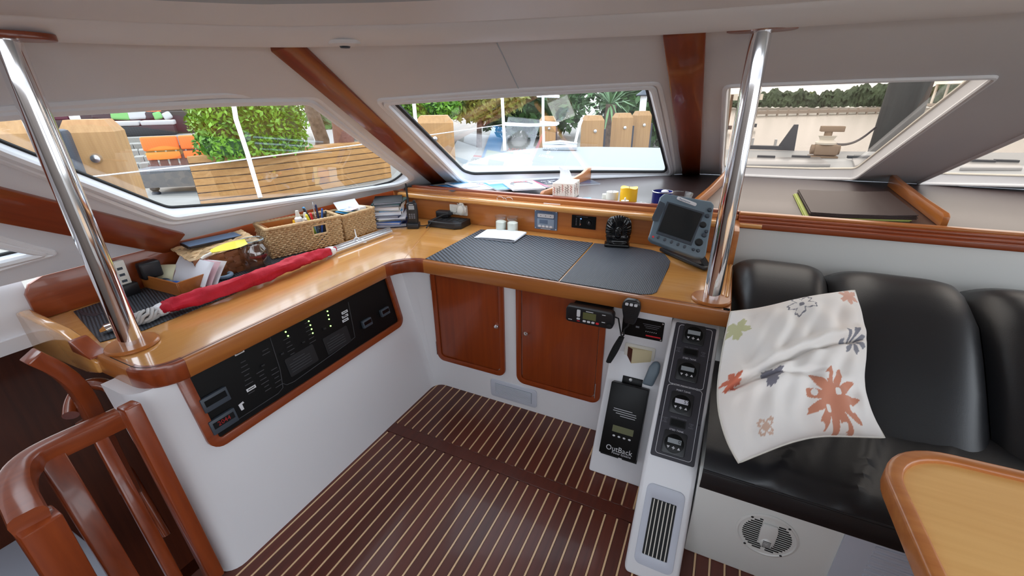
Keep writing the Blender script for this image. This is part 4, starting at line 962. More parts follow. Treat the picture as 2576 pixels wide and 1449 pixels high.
# pen cup
cu = thing('pen_cup', 'clear plastic cup full of pens inside the wicker basket', 'cup', M=Mb1 @ T(.085, -.02, .0085))
G().lathe([(0, 0), (.034, 0), (.040, .125), (.038, .125), (.032, .004), (0, .004)], 24).obj('cup', M_jarb, cu)
pens = [((.010, .012), (-.05, .03), M_black, 'black marker leaning left'), ((-.008, .010), (-.02, -.02), M_redp, 'red capped pen'), ((.0, .02), (-.03, .05), M_sky, 'light blue pen'), ((.014, .0), (.0, .01), M_navy, 'dark blue pen standing tall'), ((-.012, -.006), (-.045, -.02), M_yelp, 'yellow highlighter'), ((.018, -.012), (.02, -.02), M_black, 'short black marker'), ((.004, -.016), (.03, .0), M_blue, 'blue ballpoint'), ((-.004, .0), (.012, .03), M_steel, 'thin silver pen'), ((.020, .008), (.045, .012), M_blackm, 'black ballpoint')]
for k, (bp_, lean, m_, lb) in enumerate(pens):
    o = thing('pen', lb+' in the clear cup of the wicker basket', 'pen', M=Mb1 @ T(.085+bp_[0], -.02+bp_[1], .030), group='pens in the clear cup')
    Ln = (.17, .15, .17, .185, .15, .145, .165, .2, .14)[k]; rr = (.006, .006, .0065, .005, .006, .0065, .0045, .0022, .005)[k]; e_ = Vector((lean[0], lean[1], Ln))
    G().tube([(0, 0, 0), tuple(e_*.62)], rr, 10).obj('barrel', m_ if k != 1 else M_white, o); G().tube([tuple(e_*.6), tuple(e_*.97), tuple(e_)], [rr*1.15, rr*1.1, rr*.6], 10).obj('cap', m_, o)
# phone and papers in the baskets
def slab(name, M, d, mat, label, cat, group=None, bev=.002):
    o = G().box((0, 0, d[2]/2), d).obj(name, mat, bev=bev); o.matrix_world = M; return tag(o, label, cat, group)
slab('phone', Mb1 @ T(.150, .01, .085) @ Matrix.Rotation(.9, 4, 'X'), (.05, .075, .012), M_black, 'black phone tilted in the right end of the pen basket', 'phone', bev=.004)
pp = [(T(0, -.01, .115) @ Matrix.Rotation(.25, 4, 'Y'), (.14, .11, .002), M_cream, 'cream envelope on top of the paper basket'), (T(-.02, .0, .122) @ Matrix.Rotation(.3, 4, 'Z') @ Matrix.Rotation(.12, 4, 'X'), (.11, .07, .002), M_sky, 'blue printed leaflet in the paper basket'), (T(.03, .035, .135) @ Matrix.Rotation(-.2, 4, 'Z') @ Matrix.Rotation(.75, 4, 'X'), (.14, .085, .003), M_paper, 'white sheet standing out of the paper basket'), (T(.0, -.03, .132) @ Matrix.Rotation(.15, 4, 'Z'), (.085, .05, .002), M_pink, 'pink label card in the paper basket'), (T(.05, -.02, .118), (.05, .09, .02), M_white, 'white small box in the paper basket')]
for M_, d_, m_, lb in pp: slab('paper', Mb2 @ T(0, 0, .016) @ M_, d_, m_, lb, 'paper', 'papers in the small basket', bev=.0005)
# ---- stack of books and papers in the corner
z = H+.0006
bk = [(.022, M_navy, .24, .19, 8, 'dark navy folder at the bottom of the corner stack'), (.016, M_blue, .22, .17, -4, 'blue ring notebook second from the bottom of the corner stack'), (.008, M_black, .25, .19, 12, 'black folder with loose sheets in the corner stack'), (.005, M_cream, .19, .15, 20, 'cream papers sticking out of the corner stack'), (.010, M_paper, .23, .17, 5, 'white magazine in the middle of the corner stack'), (.012, M_navy, .22, .18, -2, 'dark blue paperback in the corner stack'), (.022, M_paper, .22, .17, 6, 'thick book with white pages in the corner stack'), (.006, M_sky, .16, .14, 14, 'light blue booklet in the corner stack'), (.024, M_offw, .22, .17, 0, 'thick pale book near the top of the corner stack'), (.010, M_black, .23, .18, 6, 'black notebook near the top of the corner stack'), (.008, M_teal, .22, .17, -5, 'dark teal booklet in the corner stack'), (.010, M_blackm, .23, .17, 9, 'topmost black booklet of the corner stack')]
for k, (th, m_, l, w, a, lb) in enumerate(bk):
    b = thing('book', lb, 'book', M=T(-.565+.014*math.sin(k*2), .455+.012*math.cos(k*3), z) @ Matrix.Rotation(math.radians(30+a), 4, 'Z'), group='books stacked in the corner')
    G().box((0, 0, th/2), (w-.012, l-.012, th*.72)).obj('pages', M_paper if k in (3, 4, 6, 8) else M_ltgrey, b)
    G().box((0, 0, th-.0008), (w, l, .0014)).obj('cover', m_, b); G().box((0, 0, .0008), (w, l, .0014)).obj('cover', m_, b); G().box(((w/2 if k % 3 != 1 else -w/2), 0, th/2), (.0016, l, th-.0004)).obj('spine', m_, b)
    z += th+.0003
# ---- splint basket with lid
sb = thing('splint_basket', 'brown splint wood basket with tilted lid by the side window', 'basket', M=basis((-.705, -.53, H+.0036), (.16, .987, 0), (-.987, .16, 0)))
LX, LY, LH = .27, .15, .105
def strip(pts, w, nrm_axis, name='splint', mat=M_splintd):
    # flat bent ribbon: pts path, w half width vector
    V = []; w = Vector(w); th = Vector(nrm_axis)*.0009
    for p in pts:
        p = Vector(p); V += [p-w-th, p+w-th, p+w+th, p-w+th]
    n = len(pts); F = []
    for i in range(n-1):
        for k in range(4): F.append((i*4+k, (i+1)*4+k, (i+1)*4+(k+1) % 4, i*4+(k+1) % 4))
    F += [(0, 1, 2, 3), tuple(range(4*n-4, 4*n))[::-1]]
    return G().add(V, F).obj(name, mat, sb, smooth=True)
nc, nr = 9, 4
for r_ in range(nr):
    z0 = LH*(r_+.5)/nr; pts = []
    for i in range(nc*4+1): x = -LX/2+LX*i/(nc*4); pts.append((x, -LY/2-.003*math.cos(PI*(i/4+r_)), z0))
    strip(pts, (0, 0, LH/nr*.45), (0, 1, 0)); pts = []
    for i in range(5*4+1): y = -LY/2+LY*i/20; pts.append((LX/2+.003*math.cos(PI*(i/4+r_)), y, z0))
    strip(pts, (0, 0, LH/nr*.45), (1, 0, 0))
for c_ in range(nc):
    x = -LX/2+LX*(c_+.5)/nc; strip([(x, -LY/2+.003*math.cos(PI*(c_+.5+i/4)), LH*i/(nr*4)) for i in range(nr*4+1)], (LX/nc*.45, 0, 0), (0, 1, 0))
for c_ in range(5):
    y = -LY/2+LY*(c_+.5)/5; strip([(LX/2-.003*math.cos(PI*(c_+.5+i/4)), y, LH*i/(nr*4)) for i in range(nr*4+1)], (0, LY/5*.45, 0), (1, 0, 0))
G().box((-.004, .004, LH/2), (LX-.016, LY-.016, LH-.004)).obj('lining', M_dwood, sb)
lid = bpy.data.objects.new('lid', None)
ML = T(.0, .01, LH+.018) @ Matrix.Rotation(math.radians(8), 4, 'X') @ Matrix.Rotation(math.radians(-3), 4, 'Y')
g0 = G(); g0.box((0, 0, -.004), (LX+.01, LY+.015, .003), ML); lidb = g0.obj('lid', M_splintd, sb)
def lstrip(pts, w):
    V = []; w = Vector(w)
    for p in pts:
        p = Vector(p); V += [p-w-Vector((0, 0, .0009)), p+w-Vector((0, 0, .0009)), p+w+Vector((0, 0, .0009)), p-w+Vector((0, 0, .0009))]
    n = len(pts); F = [(i*4+k, (i+1)*4+k, (i+1)*4+(k+1) % 4, i*4+(k+1) % 4) for i in range(n-1) for k in range(4)]+[(0, 1, 2, 3), tuple(range(4*n-4, 4*n))[::-1]]
    G().add(V, F, ML).obj('splint', M_splint, lidb, smooth=True)
LX2, LY2 = LX+.03, LY+.03; nc2, nr2 = 11, 6
for r_ in range(nr2):
    y = -LY2/2+LY2*(r_+.5)/nr2; lstrip([(-LX2/2+LX2*i/(nc2*4), y, .003*math.cos(PI*(i/4+r_))) for i in range(nc2*4+1)], (0, LY2/nr2*.46, 0))
for c_ in range(nc2):
    x = -LX2/2+LX2*(c_+.5)/nc2; lstrip([(x, -LY2/2+LY2*i/(nr2*4), -.003*math.cos(PI*(c_+.5+i/4))) for i in range(nr2*4+1)], (LX2/nc2*.46, 0, 0))
bpy.data.objects.remove(lid)
Msb = sb.matrix_world @ ML
nb_ = thing('notebook', 'dark grey notebook lying on the splint basket lid', 'notebook', M=Msb @ T(.0, .035, .0062) @ Matrix.Rotation(.1, 4, 'Z') @ Matrix.Rotation(math.radians(6), 4, 'Y'))
G().box((0, 0, .006), (.22, .06, .007)).obj('pages', M_charc, nb_); G().box((0, 0, .0105), (.226, .064, .002)).obj('cover', M_slate, nb_, bev=.001); G().box((0, 0, .0015), (.226, .064, .002)).obj('cover', M_black, nb_); G().box((-.115, 0, .006), (.006, .064, .010)).obj('spine', M_black, nb_)
yh = thing('yellow_spatula', 'bright yellow plastic spoon rest leaning on the splint basket', 'utensil', M=basis(Zp(577, 622, .897), (.22, .95, .10), (-.9, .25, .1)))
V = []
for i in range(13):
    s = i/12; w = .010+.020*math.sin(s*PI)**.8; V += [(-.07+.14*s, -w, .006*math.cos(s*3)), (-.07+.14*s, 0, -.010*math.sin(s*PI)), (-.07+.14*s, w, .010)]
G().add(V, [(i*3+k, (i+1)*3+k, (i+1)*3+k+1, i*3+k+1) for i in range(12) for k in range(2)]).obj('bowl', M_yelp, yh, smooth=True)
G().tube([(-.07, 0, 0), (-.10, -.004, -.004), (-.115, -.01, -.006)], [.006, .007, .005], 10).obj('handle', M_offw, yh)
# ---- wooden box with mail
bw, bd_, bh = .252, .115, .058
wa = Vector(Zp(457, 748, H)); wc = Vector(Zp(338, 688, H+bh)); wx = Vector((wa.x-wc.x, wa.y-wc.y, 0)).normalized(); wy = Vector((-wx.y, wx.x, 0))
wo = wa-wx*(bw/2)+wy*(bd_/2)
wb = thing('wooden_box', 'shallow open wooden box with mail behind the left chrome pole', 'box', M=basis((wo.x, wo.y, H+.0038), wx, wy))
for c_, d_ in (((0, -bd_/2, bh/2), (bw, .006, bh)), ((0, bd_/2, bh/2), (bw, .006, bh)), ((-bw/2+.003, 0, bh/2), (.006, bd_-.006, bh)), ((bw/2-.003, 0, bh/2), (.006, bd_-.006, bh))): G().box(c_, d_).obj('side_panel', M_fas_x, wb, bev=.001, seg=1)
G().box((0, 0, .003), (bw-.01, bd_-.01, .005)).obj('bottom', M_fas_x, wb)
Mw = wb.matrix_world
def sheet(name, M, w, h, curl, mat, label, cat, group):
    V = []; n = 10
    for i in range(n+1):
        u = i/n; V += [(-w/2, u*h, curl*u*u), (0, u*h, curl*u*u+.002), (w/2, u*h, curl*u*u)]
    o = G().add(V, [(i*3+k, (i+1)*3+k, (i+1)*3+k+1, i*3+k+1) for i in range(n) for k in range(2)]).obj(name, mat, smooth=True); o.matrix_world = M; return tag(o, label, cat, group)
mr = Mw @ T(.03, .02, .012)
for k, (m_, dx, a, lb) in enumerate(((M_paper, .0, 1.05, 'front white letter leaning in the wooden box'), (M_pink, .012, .98, 'pink edged letter leaning behind the front letter'), (M_white, .024, .92, 'rear white envelope leaning in the wooden box'))):
    sheet('letter', mr @ T(.01+dx, .0+dx*.6, 0) @ Matrix.Rotation(.10*k, 4, 'Z') @ Matrix.Rotation(a, 4, 'X'), .235, .11, -.012, m_, lb, 'letter', 'letters in the wooden box')
sheet('receipt', Mw @ T(-.075, -.01, .008) @ Matrix.Rotation(.5, 4, 'Z') @ Matrix.Rotation(1.0, 4, 'X'), .07, .085, -.02, M_cream, 'cream receipt sticking up in the left of the wooden box', 'paper', 'letters in the wooden box')
for k, (x, y, m_, lb) in enumerate(((-.03, -.02, M_greyd, 'grey crumpled packet in the wooden box'), (.045, -.022, M_blue, 'blue packet in the wooden box'), (-.005, -.03, M_slate, 'slate packet in the wooden box'))):
    o = G().sph((0, 0, .016), .022, 10, (1.3, .7, .7)).obj('packet', m_, smooth=True); o.matrix_world = Mw @ T(x, y, .009) @ Matrix.Rotation(.4*k, 4, 'Z'); tag(o, lb, 'packet', 'packets in the wooden box')
# ---- glass storage jar and its lid ring
gj = thing('storage_jar', 'open empty glass storage jar beside the red flag', 'jar', (-.590, -.448, H+.0036))
pr = [(0, .001), (.055, .001), (.060, .008), (.063, .06), (.061, .098), (.049, .118), (.048, .126), (.052, .129), (.052, .138), (.048, .142)]
G().lathe(pr+[(.046, .140), (.045, .120), (.058, .097), (.060, .06), (.057, .009), (0, .006)], 36).obj('glass', M_jarg, gj)
G().tube([(.050*math.cos(a), .050*math.sin(a), .139) for a in np.linspace(0, 2*PI, 33)[:-1]], .0035, 8, closed=True).obj('rim', M_jarb, gj)
lr = thing('jar_lid', 'pale blue glass jar lid lying on the dark mat', 'lid', (-.625, -.590, H+.0038))
G().tube([(.032*math.cos(a), .032*math.sin(a), .010) for a in np.linspace(0, 2*PI, 33)[:-1]], .0085, 10, closed=True).obj('rim', pm('frosted_blue', C(170, 200, 226), .3, trans=.4), lr)
G().lathe([(0, .004), (.028, .004), (.028, .007), (0, .007)], 28).obj('disc', M_jarb, lr)
# ---- power strip and black adaptor on the back board
ps = thing('power_strip', 'white power strip on the back board behind the left chrome pole', 'power strip', (-.815, -.868, H+.034), 0)
G().box((.010, 0, .055), (.022, .045, .115)).obj('case', M_offw, ps, bev=.004)
for k in range(3): G().box((.0215, 0, .030+.026*k), (.001, .018, .010)).obj('socket', M_greyd, ps)
G().box((.020, .004, -.008), (.04, .06, .05)).obj('plug', M_black, ps, bev=.006)
ad = G().box((.0, 0, .036), (.045, .075, .072)).obj('adaptor', M_black, bev=.010, seg=3); ad.location = (-.793, -.775, H+.045); tag(ad, 'black adaptor plugged into the back board behind the wooden box', 'adaptor')
pb = flat('paper_scrap', [(196, 782), (228, 790), (262, 788), (236, 797), (205, 793)], H+.0036, .001, M_charc, 'small dark paper scrap on the left mat', 'paper')
# ============================================================ THINGS ON THE DASH SHELF
ZS = .9302
M_mag = pm('printed_cover', (1, 1, 1, 1), .25, attr='Col')
def magazine(x, y, rz, w, h, z, fn, label, th=.005, words=None):
    m = thing('magazine', label, 'magazine', (x, y, z), math.radians(rz), group='magazines on the dash shelf')
    G().box((0, 0, th/2), (w-.003, h-.003, th)).obj('pages', M_paper, m)
    nx, ny = 26, 34; g = G(); V = []; cc = []
    for j in range(ny+1):
        for i in range(nx+1):
            u, v = i/nx, j/ny; V.append((-w/2+w*u, -h/2+h*v, th+.0006)); cc.append(fn(u, v))
    g.add(V, [(j*(nx+1)+i, j*(nx+1)+i+1, (j+1)*(nx+1)+i+1, (j+1)*(nx+1)+i) for j in range(ny) for i in range(nx)]); g.c = cc
    g.obj('cover', M_mag, m, smooth=False)
    for s, sz, yy, mt in (words or []): text('lettering', s, sz, mt, m, T(0, yy*h, th+.0009))
    return m
def blend(a, b, t): t = max(0, min(1, t)); return tuple(a[i]*(1-t)+b[i]*t for i in range(3))+(1,)
WH, GR, SK, BK, PK, TN = C(236, 238, 242), C(150, 156, 162), C(60, 150, 214), C(30, 32, 44), C(226, 70, 110), C(176, 140, 110)
def f_portrait(u, v):
    d = math.hypot((u-.5)/.26, (v-.58)/.24); hair = math.hypot((u-.5)/.36, (v-.66)/.30)
    if d < 1: return blend(C(214, 210, 208), C(170, 166, 164), d*d)
    if hair < 1 and v > .5: return C(70, 70, 74)
    if v < .36 and abs(u-.5) < .42-.5*(v-.1): return C(196, 198, 204)
    return blend(WH, C(196, 202, 210), v)
def f_blue(u, v): return SK if v < .72 or u < .1 else blend(C(150, 190, 150), WH, (u+v)*.5)
def f_tender(u, v): return PK if u < .08 else (C(40, 42, 62) if v > .25 else C(120, 84, 62))
def f_cliff(u, v): return blend(TN, WH, .5+.5*math.sin(9*u+5*v)) if v > .3 else (C(60, 120, 190) if v > .1 and .2 < u < .8 else WH)
def f_leaf(u, v): return WH if (v < .55 or v > .9 or u < .08 or u > .92) else C(110, 176, 214)
def f_grey(u, v): return blend(C(206, 208, 214), C(226, 222, 226), u) if not (.7 < v < .74) else PK
def f_dark(u, v): return C(38, 60, 92) if (u-.5)**2+(v-.5)**2 < .12 else C(58, 62, 76)
magazine(-.355, .80, 62, .15, .20, ZS, f_blue, 'dark blue edged brochure at the left end of the dash', th=.012)
magazine(-.26, .845, 58, .15, .24, ZS+.0168, f_leaf, 'white leaflet with a light blue picture on the left of the dash', th=.006, words=[('Sailing guide', .016, .36, M_slate)])
magazine(-.14, .86, 42, .19, .26, ZS, f_grey, 'pale grey magazine beside the white leaflet on the dash', th=.015, words=[('COAST', .03, .33, M_slate)])
magazine(.02, .91, 48, .20, .28, ZS+.0172, f_blue, 'bright sky blue magazine in the middle of the dash pile', th=.007, words=[('GIGLIO MARINA', .018, -.36, M_white)])
magazine(.16, .905, 40, .21, .28, ZS+.0262, f_portrait, 'magazine with black and white portrait on the dash', th=.008, words=[('VERVE', .045, .42, M_redp)])
magazine(.27, 1.13, 46, .20, .27, ZS+.0128, f_tender, 'dark magazine with pink spine at the back of the dash pile', th=.008, words=[('TENDER', .030, .24, M_white), ('&', .05, .10, M_white), ('TOUGH', .030, -.02, M_white)])
magazine(.06, 1.10, 44, .20, .24, ZS, f_cliff, 'magazine with a cliff picture under the corner window', th=.010, words=[('WATER', .026, -.28, M_navy)])
magazine(.42, 1.33, 38, .18, .22, ZS, f_dark, 'small dark blue magazine far back below the corner window')
# tissue box
M_tis = pm('tissue_print', C(244, 232, 220), .6)
tb = thing('tissue_box', 'square tissue box printed with red and brown twigs on the dash', 'tissue box', (.478, .815, ZS), math.radians(5))
G().box((0, 0, .046), (.121, .164, .092)).obj('carton', M_tis, tb, bev=.002, seg=1)
random.seed(3)
M_twr = pm('twig_red', C(190, 72, 46), .6); M_twb = pm('twig_brown', C(96, 66, 54), .6)
for face in range(2):
    MF = (Matrix(((1, 0, 0, 0), (0, 0, -1, -.0822), (0, 1, 0, .0), (0, 0, 0, 1))), Matrix(((0, 0, 1, .0607), (1, 0, 0, 0), (0, 1, 0, 0), (0, 0, 0, 1))))[face]
    for k in range(7):
        x = -.048+.016*k+random.uniform(-.003, .003); y0 = .008+random.uniform(0, .03); L_ = random.uniform(.035, .06)
        mt = M_twr if (k+face) % 3 == 0 else M_twb; g = G(); g.box((x, y0+L_/2, .0002), (.0014, L_, .0006), MF)
        for j in range(6):
            s = (-1)**j; yy = y0+L_*(.25+.13*j); g.box((x+s*.004, yy, .0002), (.007, .0022, .0006), MF @ T(x, yy) @ Matrix.Rotation(s*.7, 4, 'Z') @ T(-x, -yy))
        g.obj('printed_twig', mt, tb)
g = G(); V = []; nn = 12
for j in range(7):
    v = j/6
    for k in range(nn):
        a = 2*PI*k/nn; r = (.036-.012*v)*(1+.35*math.sin(3*a+2*v)); V.append((r*math.cos(a)-.022*v, .4*r*math.sin(a)-.004*v, .090+.075*v+.008*math.sin(2*a)*v))
g.add(V, [(j*nn+k, j*nn+(k+1) % nn, (j+1)*nn+(k+1) % nn, (j+1)*nn+k) for j in range(6) for k in range(nn)]+[tuple(range(6*nn, 7*nn))]).obj('tissue', M_paper, tb, smooth=False)
G().add([(.0, -.012, .096), (.03, -.008, .112), (.042, .008, .124), (.012, .016, .097)], [(0, 1, 2, 3)]).obj('tissue_corner', M_paper, tb)
# candles
def candle(x, y, r, h, mat, label, wavy=0):
    c = thing('candle', label, 'candle', (x, y, ZS), group='candles on the dash')
    n = 28; V = [(r*math.cos(2*PI*k/n), r*math.sin(2*PI*k/n), 0) for k in range(n)]
    V += [(r*math.cos(2*PI*k/n), r*math.sin(2*PI*k/n), h+wavy*math.sin(3*2*PI*k/n)) for k in range(n)]+[(r*.7*math.cos(2*PI*k/n), r*.7*math.sin(2*PI*k/n), h-.003+wavy*.4) for k in range(n)]+[(0, 0, h-.006)]
    F = [(k, (k+1) % n, n+(k+1) % n, n+k) for k in range(n)]+[(n+k, n+(k+1) % n, 2*n+(k+1) % n, 2*n+k) for k in range(n)]+[(2*n+k, 2*n+(k+1) % n, 3*n) for k in range(n)]+[tuple(range(n))[::-1]]
    G().add(V, F).obj('wax', mat, c, smooth=True); G().tube([(0, 0, h-.008), (.001, 0, h+.006)], .0012, 6).obj('wick', M_cand, c)
    return c
candle(.848, .790, .046, .084, M_yel, 'large yellow pillar candle on the dash', .004)
candle(.757, .795, .033, .054, M_wax, 'white pillar candle left of the yellow candle')
candle(.715, .825, .022, .032, M_wax, 'low white candle at the left of the candle group')
tl = candle(.845, .720, .021, .026, M_wax, 'small white tea candle in front of the yellow candle'); G().sph((0, 0, .034), .005, 8, (1, 1, 1.9)).obj('flame_tip', M_wax, tl)
# tin, magnifier ring, packet, small dishes
tn = thing('blue_tin', 'dark blue round tin with a silver rim behind the chart plotter', 'tin', (1.015, .87, ZS))
G().lathe([(0, 0), (.052, 0), (.053, .004), (.053, .055), (.055, .058), (.055, .062), (.050, .062), (.050, .050), (0, .050)], 36).obj('body', M_tin, tn)
G().tube([(.0535*math.cos(a), .0535*math.sin(a), .060) for a in np.linspace(0, 2*PI, 37)[:-1]], .003, 8, closed=True).obj('rim', M_steel, tn)
G().sph((.012, .0, .060), .02, 10, (1, 1, .5)).obj('contents', M_white, tn)
gd = thing('glass_dish', 'round glass dish with coins behind the chart plotter', 'dish', (1.105, .93, ZS))
G().lathe([(0, .002), (.05, .002), (.065, .04), (.066, .048), (.063, .048), (.047, .006), (0, .006)], 36).obj('bowl', M_jar, gd)
for k in range(4): G().lathe([(0, 0), (.014, 0), (.014, .004), (0, .004)], 18, T(.022*math.cos(k*1.7), .022*math.sin(k*1.7), .008+.005*k) @ Matrix.Rotation(.25*k, 4, 'X')).obj('coin', M_steel, gd)
for k, (x, y, m_, lb) in enumerate(((.625, .755, M_sky, 'blue and white small packet beside the tissue box'), (.575, .74, M_white, 'white small packet beside the tissue box'))):
    o = G().box((0, 0, .008), (.05, .04, .014)).obj('packet', m_, bev=.004); o.matrix_world = T(x, y, ZS) @ Matrix.Rotation(.4+k, 4, 'Z'); tag(o, lb, 'packet', 'small packets on the dash')
o = G().lathe([(0, 0), (.028, 0), (.036, .010), (.034, .010), (.027, .003), (0, .003)], 28).obj('small_dish', M_jar, smooth=True); o.location = (.915, .765, ZS); tag(o, 'low glass candle dish right of the yellow candle', 'dish')
sg = thing('eyeglasses', 'thin wire eyeglasses lying in the rail groove of the backsplash', 'eyeglasses', (.15, .656, H+.1655))
for s in (-1, 1):
    G().tube([(s*.030+.022*math.cos(a), .0, .010+.010*math.sin(a)) for a in np.linspace(0, 2*PI, 20)[:-1]], .0012, 6, closed=True).obj('lens_rim', M_steel, sg); G().tube([(s*.052, 0, .012), (s*.056, .004, .004), (s*.03, .008, .002)], .001, 6).obj('temple', M_steel, sg)
G().tube([(-.008, 0, .012), (0, 0, .015), (.008, 0, .012)], .001, 6).obj('bridge', M_steel, sg)
o = G().tube([(0, 0, .003), (.10, .003, .003)], .003, 8).obj('pencil_stub', M_white); o.location = (.40, .655, H+.1655); tag(o, 'white pencil lying in the rail groove', 'pencil')
o = G().box((0, 0, .001), (.036, .030, .0016)).obj('tape_patch', M_greyd, bev=.0005, seg=1); o.matrix_world = T(-.225, .668, H+.193); tag(o, 'grey tape patch stuck on the shelf rail near the radio', 'tape')
# ---- placemats on the shelf above the settee
pmx = [(2008, 477), (2236, 482), (2312, 543), (2040, 535)]
M_pmat = pm('placemat_brown', C(58, 44, 42), .55, bump=(500, .3, .001)); M_pgrn = pm('placemat_green', C(170, 182, 96), .6)
base = [Zp(x, y, .962) for x, y in pmx]; cxy = sum(base)/4
for k in range(6):
    m_ = M_pgrn if k < 2 else M_pmat; off = (-.022+.004*k, -.006*math.sin(k*2)) if k < 2 else (.004*math.sin(k*3), .003*k)
    V = []; A_, B2, C2, D2 = [Vector((p[0]-cxy[0], p[1]-cxy[1], 0)) for p in base]; n = 12; sv = 1 if k >= 2 else .99
    for j in range(n+1):
        for i in range(n+1):
            u, v = i/n, j/n; q = A_.lerp(B2, u).lerp(D2.lerp(C2, u), v)*sv; V.append((q.x, q.y, .001+.0045*k+.010*max(0, (.3-u))*(k/6)*2+.012*max(0, u-.75)*(k/3)))
    nv = len(V); V += [(x, y, z+.0032) for x, y, z in V]; F = []
    for j in range(n):
        for i in range(n): a = j*(n+1)+i; F += [(a, a+1, a+n+2, a+n+1), (nv+a, nv+a+1, nv+a+n+2, nv+a+n+1)]
    bd = [i for i in range(n+1)]+[(j+1)*(n+1)-1 for j in range(1, n+1)]+[n*(n+1)+i for i in range(n-1, -1, -1)]+[j*(n+1) for j in range(n-1, 0, -1)]
    F += [(bd[i], bd[(i+1) % len(bd)], nv+bd[(i+1) % len(bd)], nv+bd[i]) for i in range(len(bd))]
    o = G().add(V, F).obj('placemat', m_, smooth=False); o.location = (cxy[0]+off[0], cxy[1]+off[1], ZS)
    tag(o, ('lowest green placemat', 'upper green placemat', 'third placemat from the bottom, dark brown,', 'fourth placemat from the bottom, dark brown,', 'second placemat from the top, dark brown,', 'topmost dark brown placemat')[k]+' of the stack on the shelf above the settee', 'placemat', 'placemats stacked on the shelf')
# ============================================================ SETTEE, PILLOW, TABLE, STAIR RAIL
st = thing('settee', 'black leather settee with channelled back on a white base', 'settee', (0, 0, 0))
SB = -.45
G().box((2.45, .05, .165), (2.12, 1.0, .33)).obj('base', M_gel2, st, bev=.004)
V = []; NX, NY = 90, 40; x0, x1, y0, y1, zt, zb = 1.392, 3.45, SB-.035, .12, .445, .333
def seatz(u, v):
    x = x0+(x1-x0)*u; e = min(v/.10, 1); z = zt-(1-e)**2*.030
    w = 0
    for (wx, k, a, s) in ((1.62, .25, .010, .022), (1.72, .5, .008, .03), (1.80, .18, .007, .014), (1.86, .55, .010, .03), (2.02, .35, .008, .03), (1.55, .6, -.008, .03), (1.93, .2, .006, .018)):
        xx = x-wx-(v-k)*.22; w += a*math.exp(-(xx/s)**2)*math.exp(-((v-k)/.35)**2)
    return z+w*1.8-.012*math.exp(-((x-1.70)/.2)**2-((v-.45)/.3)**2)
for j in range(NY+1):
    for i in range(NX+1):
        u, v = i/NX, j/NY; V.append((x0+(x1-x0)*u, y0+(y1-y0)*v, seatz(u, v)))
n0 = len(V)
prof = [(-.004, -.035), (-.010, -.055), (-.008, -.085), (.0, -.110)]
for dy, dz_ in prof:
    for i in range(NX+1): V.append((x0+(x1-x0)*i/NX, y0+dy, zt+dz_))
F = [(j*(NX+1)+i, j*(NX+1)+i+1, (j+1)*(NX+1)+i+1, (j+1)*(NX+1)+i) for j in range(NY) for i in range(NX)]
for r_ in range(4):
    a = 0 if r_ == 0 else n0+(r_-1)*(NX+1); b = n0+r_*(NX+1); F += [(b+i, b+i+1, a+i+1, a+i) for i in range(NX)]
G().add(V, F).obj('seat_cushion', M_leather, st, smooth=True)
G().tube([(x0+(x1-x0)*i/40, y0-.002, zt-.036) for i in range(41)], .0042, 8).obj('piping', M_leather, st)
PB = [(-.10, .395), (-.075, .43), (-.03, .475), (.06, .555), (.16, .64), (.26, .715), (.33, .757), (.40, .778), (.47, .780), (.53, .765), (.57, .73), (.585, .66)]
for k, (xa, xb) in enumerate(((1.412, 1.765), (1.768, 2.203), (2.206, 2.64), (2.643, 3.08), (3.083, 3.45))):
    V = []; NU = 30
    for (yy, zz) in PB:
        idx = PB.index((yy, zz))
        for i in range(NU+1):
            u = i/NU; e = abs(2*u-1); puff = (1-e**5); q = 1-puff
            V.append((xa+(xb-xa)*u, yy-.052*puff+.03*q*(idx > 0), zz+.030*puff*(.3 if idx < 3 else 1)-.045*q*(1 if idx > 5 else .4)))
    n = NU+1; F = [(j*n+i, j*n+i+1, (j+1)*n+i+1, (j+1)*n+i) for j in range(len(PB)-1) for i in range(NU)]
    G().add(V, F).obj('back_cushion', M_leather, st, smooth=True)
G().add([(1.414, yy+.085, zz-.06) for yy, zz in PB]+[(3.45, yy+.085, zz-.06) for yy, zz in PB], [(i, i+1, len(PB)+i+1, len(PB)+i) for i in range(len(PB)-1)]).obj('back_panel', M_leather, st)
# ridged panel in the base and round loudspeaker
rx = Yp(2120, 1352, SB)[0]
rp_ = G().box((rx+.26, SB-.004, .160), (.52, .010, .318)).obj('ridged_panel', M_ltgrey, st, bev=.003)
for k in range(14): G().box((rx+.29, SB-.010, .045+.0195*k), (.44, .006, .009)).obj('ridge', M_ltgrey, rp_, bev=.002)
sp_ = Yp(1928, 1346, SB)
ls = thing('loudspeaker', 'round white loudspeaker grille set in the settee base', 'loudspeaker', M=Matrix(((1, 0, 0, sp_[0]), (0, 0, -1, SB-.0005), (0, 1, 0, sp_[2]), (0, 0, 0, 1))))
RS = .086
G().lathe([(0, .002), (RS*.9, .002), (RS*.93, .005), (RS, .003), (RS, 0)], 48).obj('flange', M_gel2, ls)
for k in range(15):
    y = -.060+.0086*k; hw = math.sqrt(max(0, .067**2-y*y))
    for sx0, sx1 in ((-hw, -.020 if y > -.035 else -.006), (.024 if y > -.035 else .006, hw)):
        if sx1-sx0 > .008: G().box(((sx0+sx1)/2, y, .0028), (sx1-sx0, .0036, .002)).obj('grille_slot', M_grating, ls)
G().prism([(-.020, -.03), (.024, -.03), (.026, .03), (.022, .052), (-.018, .052), (-.022, .03)], .002, .012).obj('tweeter_bridge', M_gel2, ls, bev=.004)
G().lathe([(0, .017), (.014, .016), (.019, .011)], 24, T(.003, -.022, 0)).obj('tweeter', M_gel2, ls)
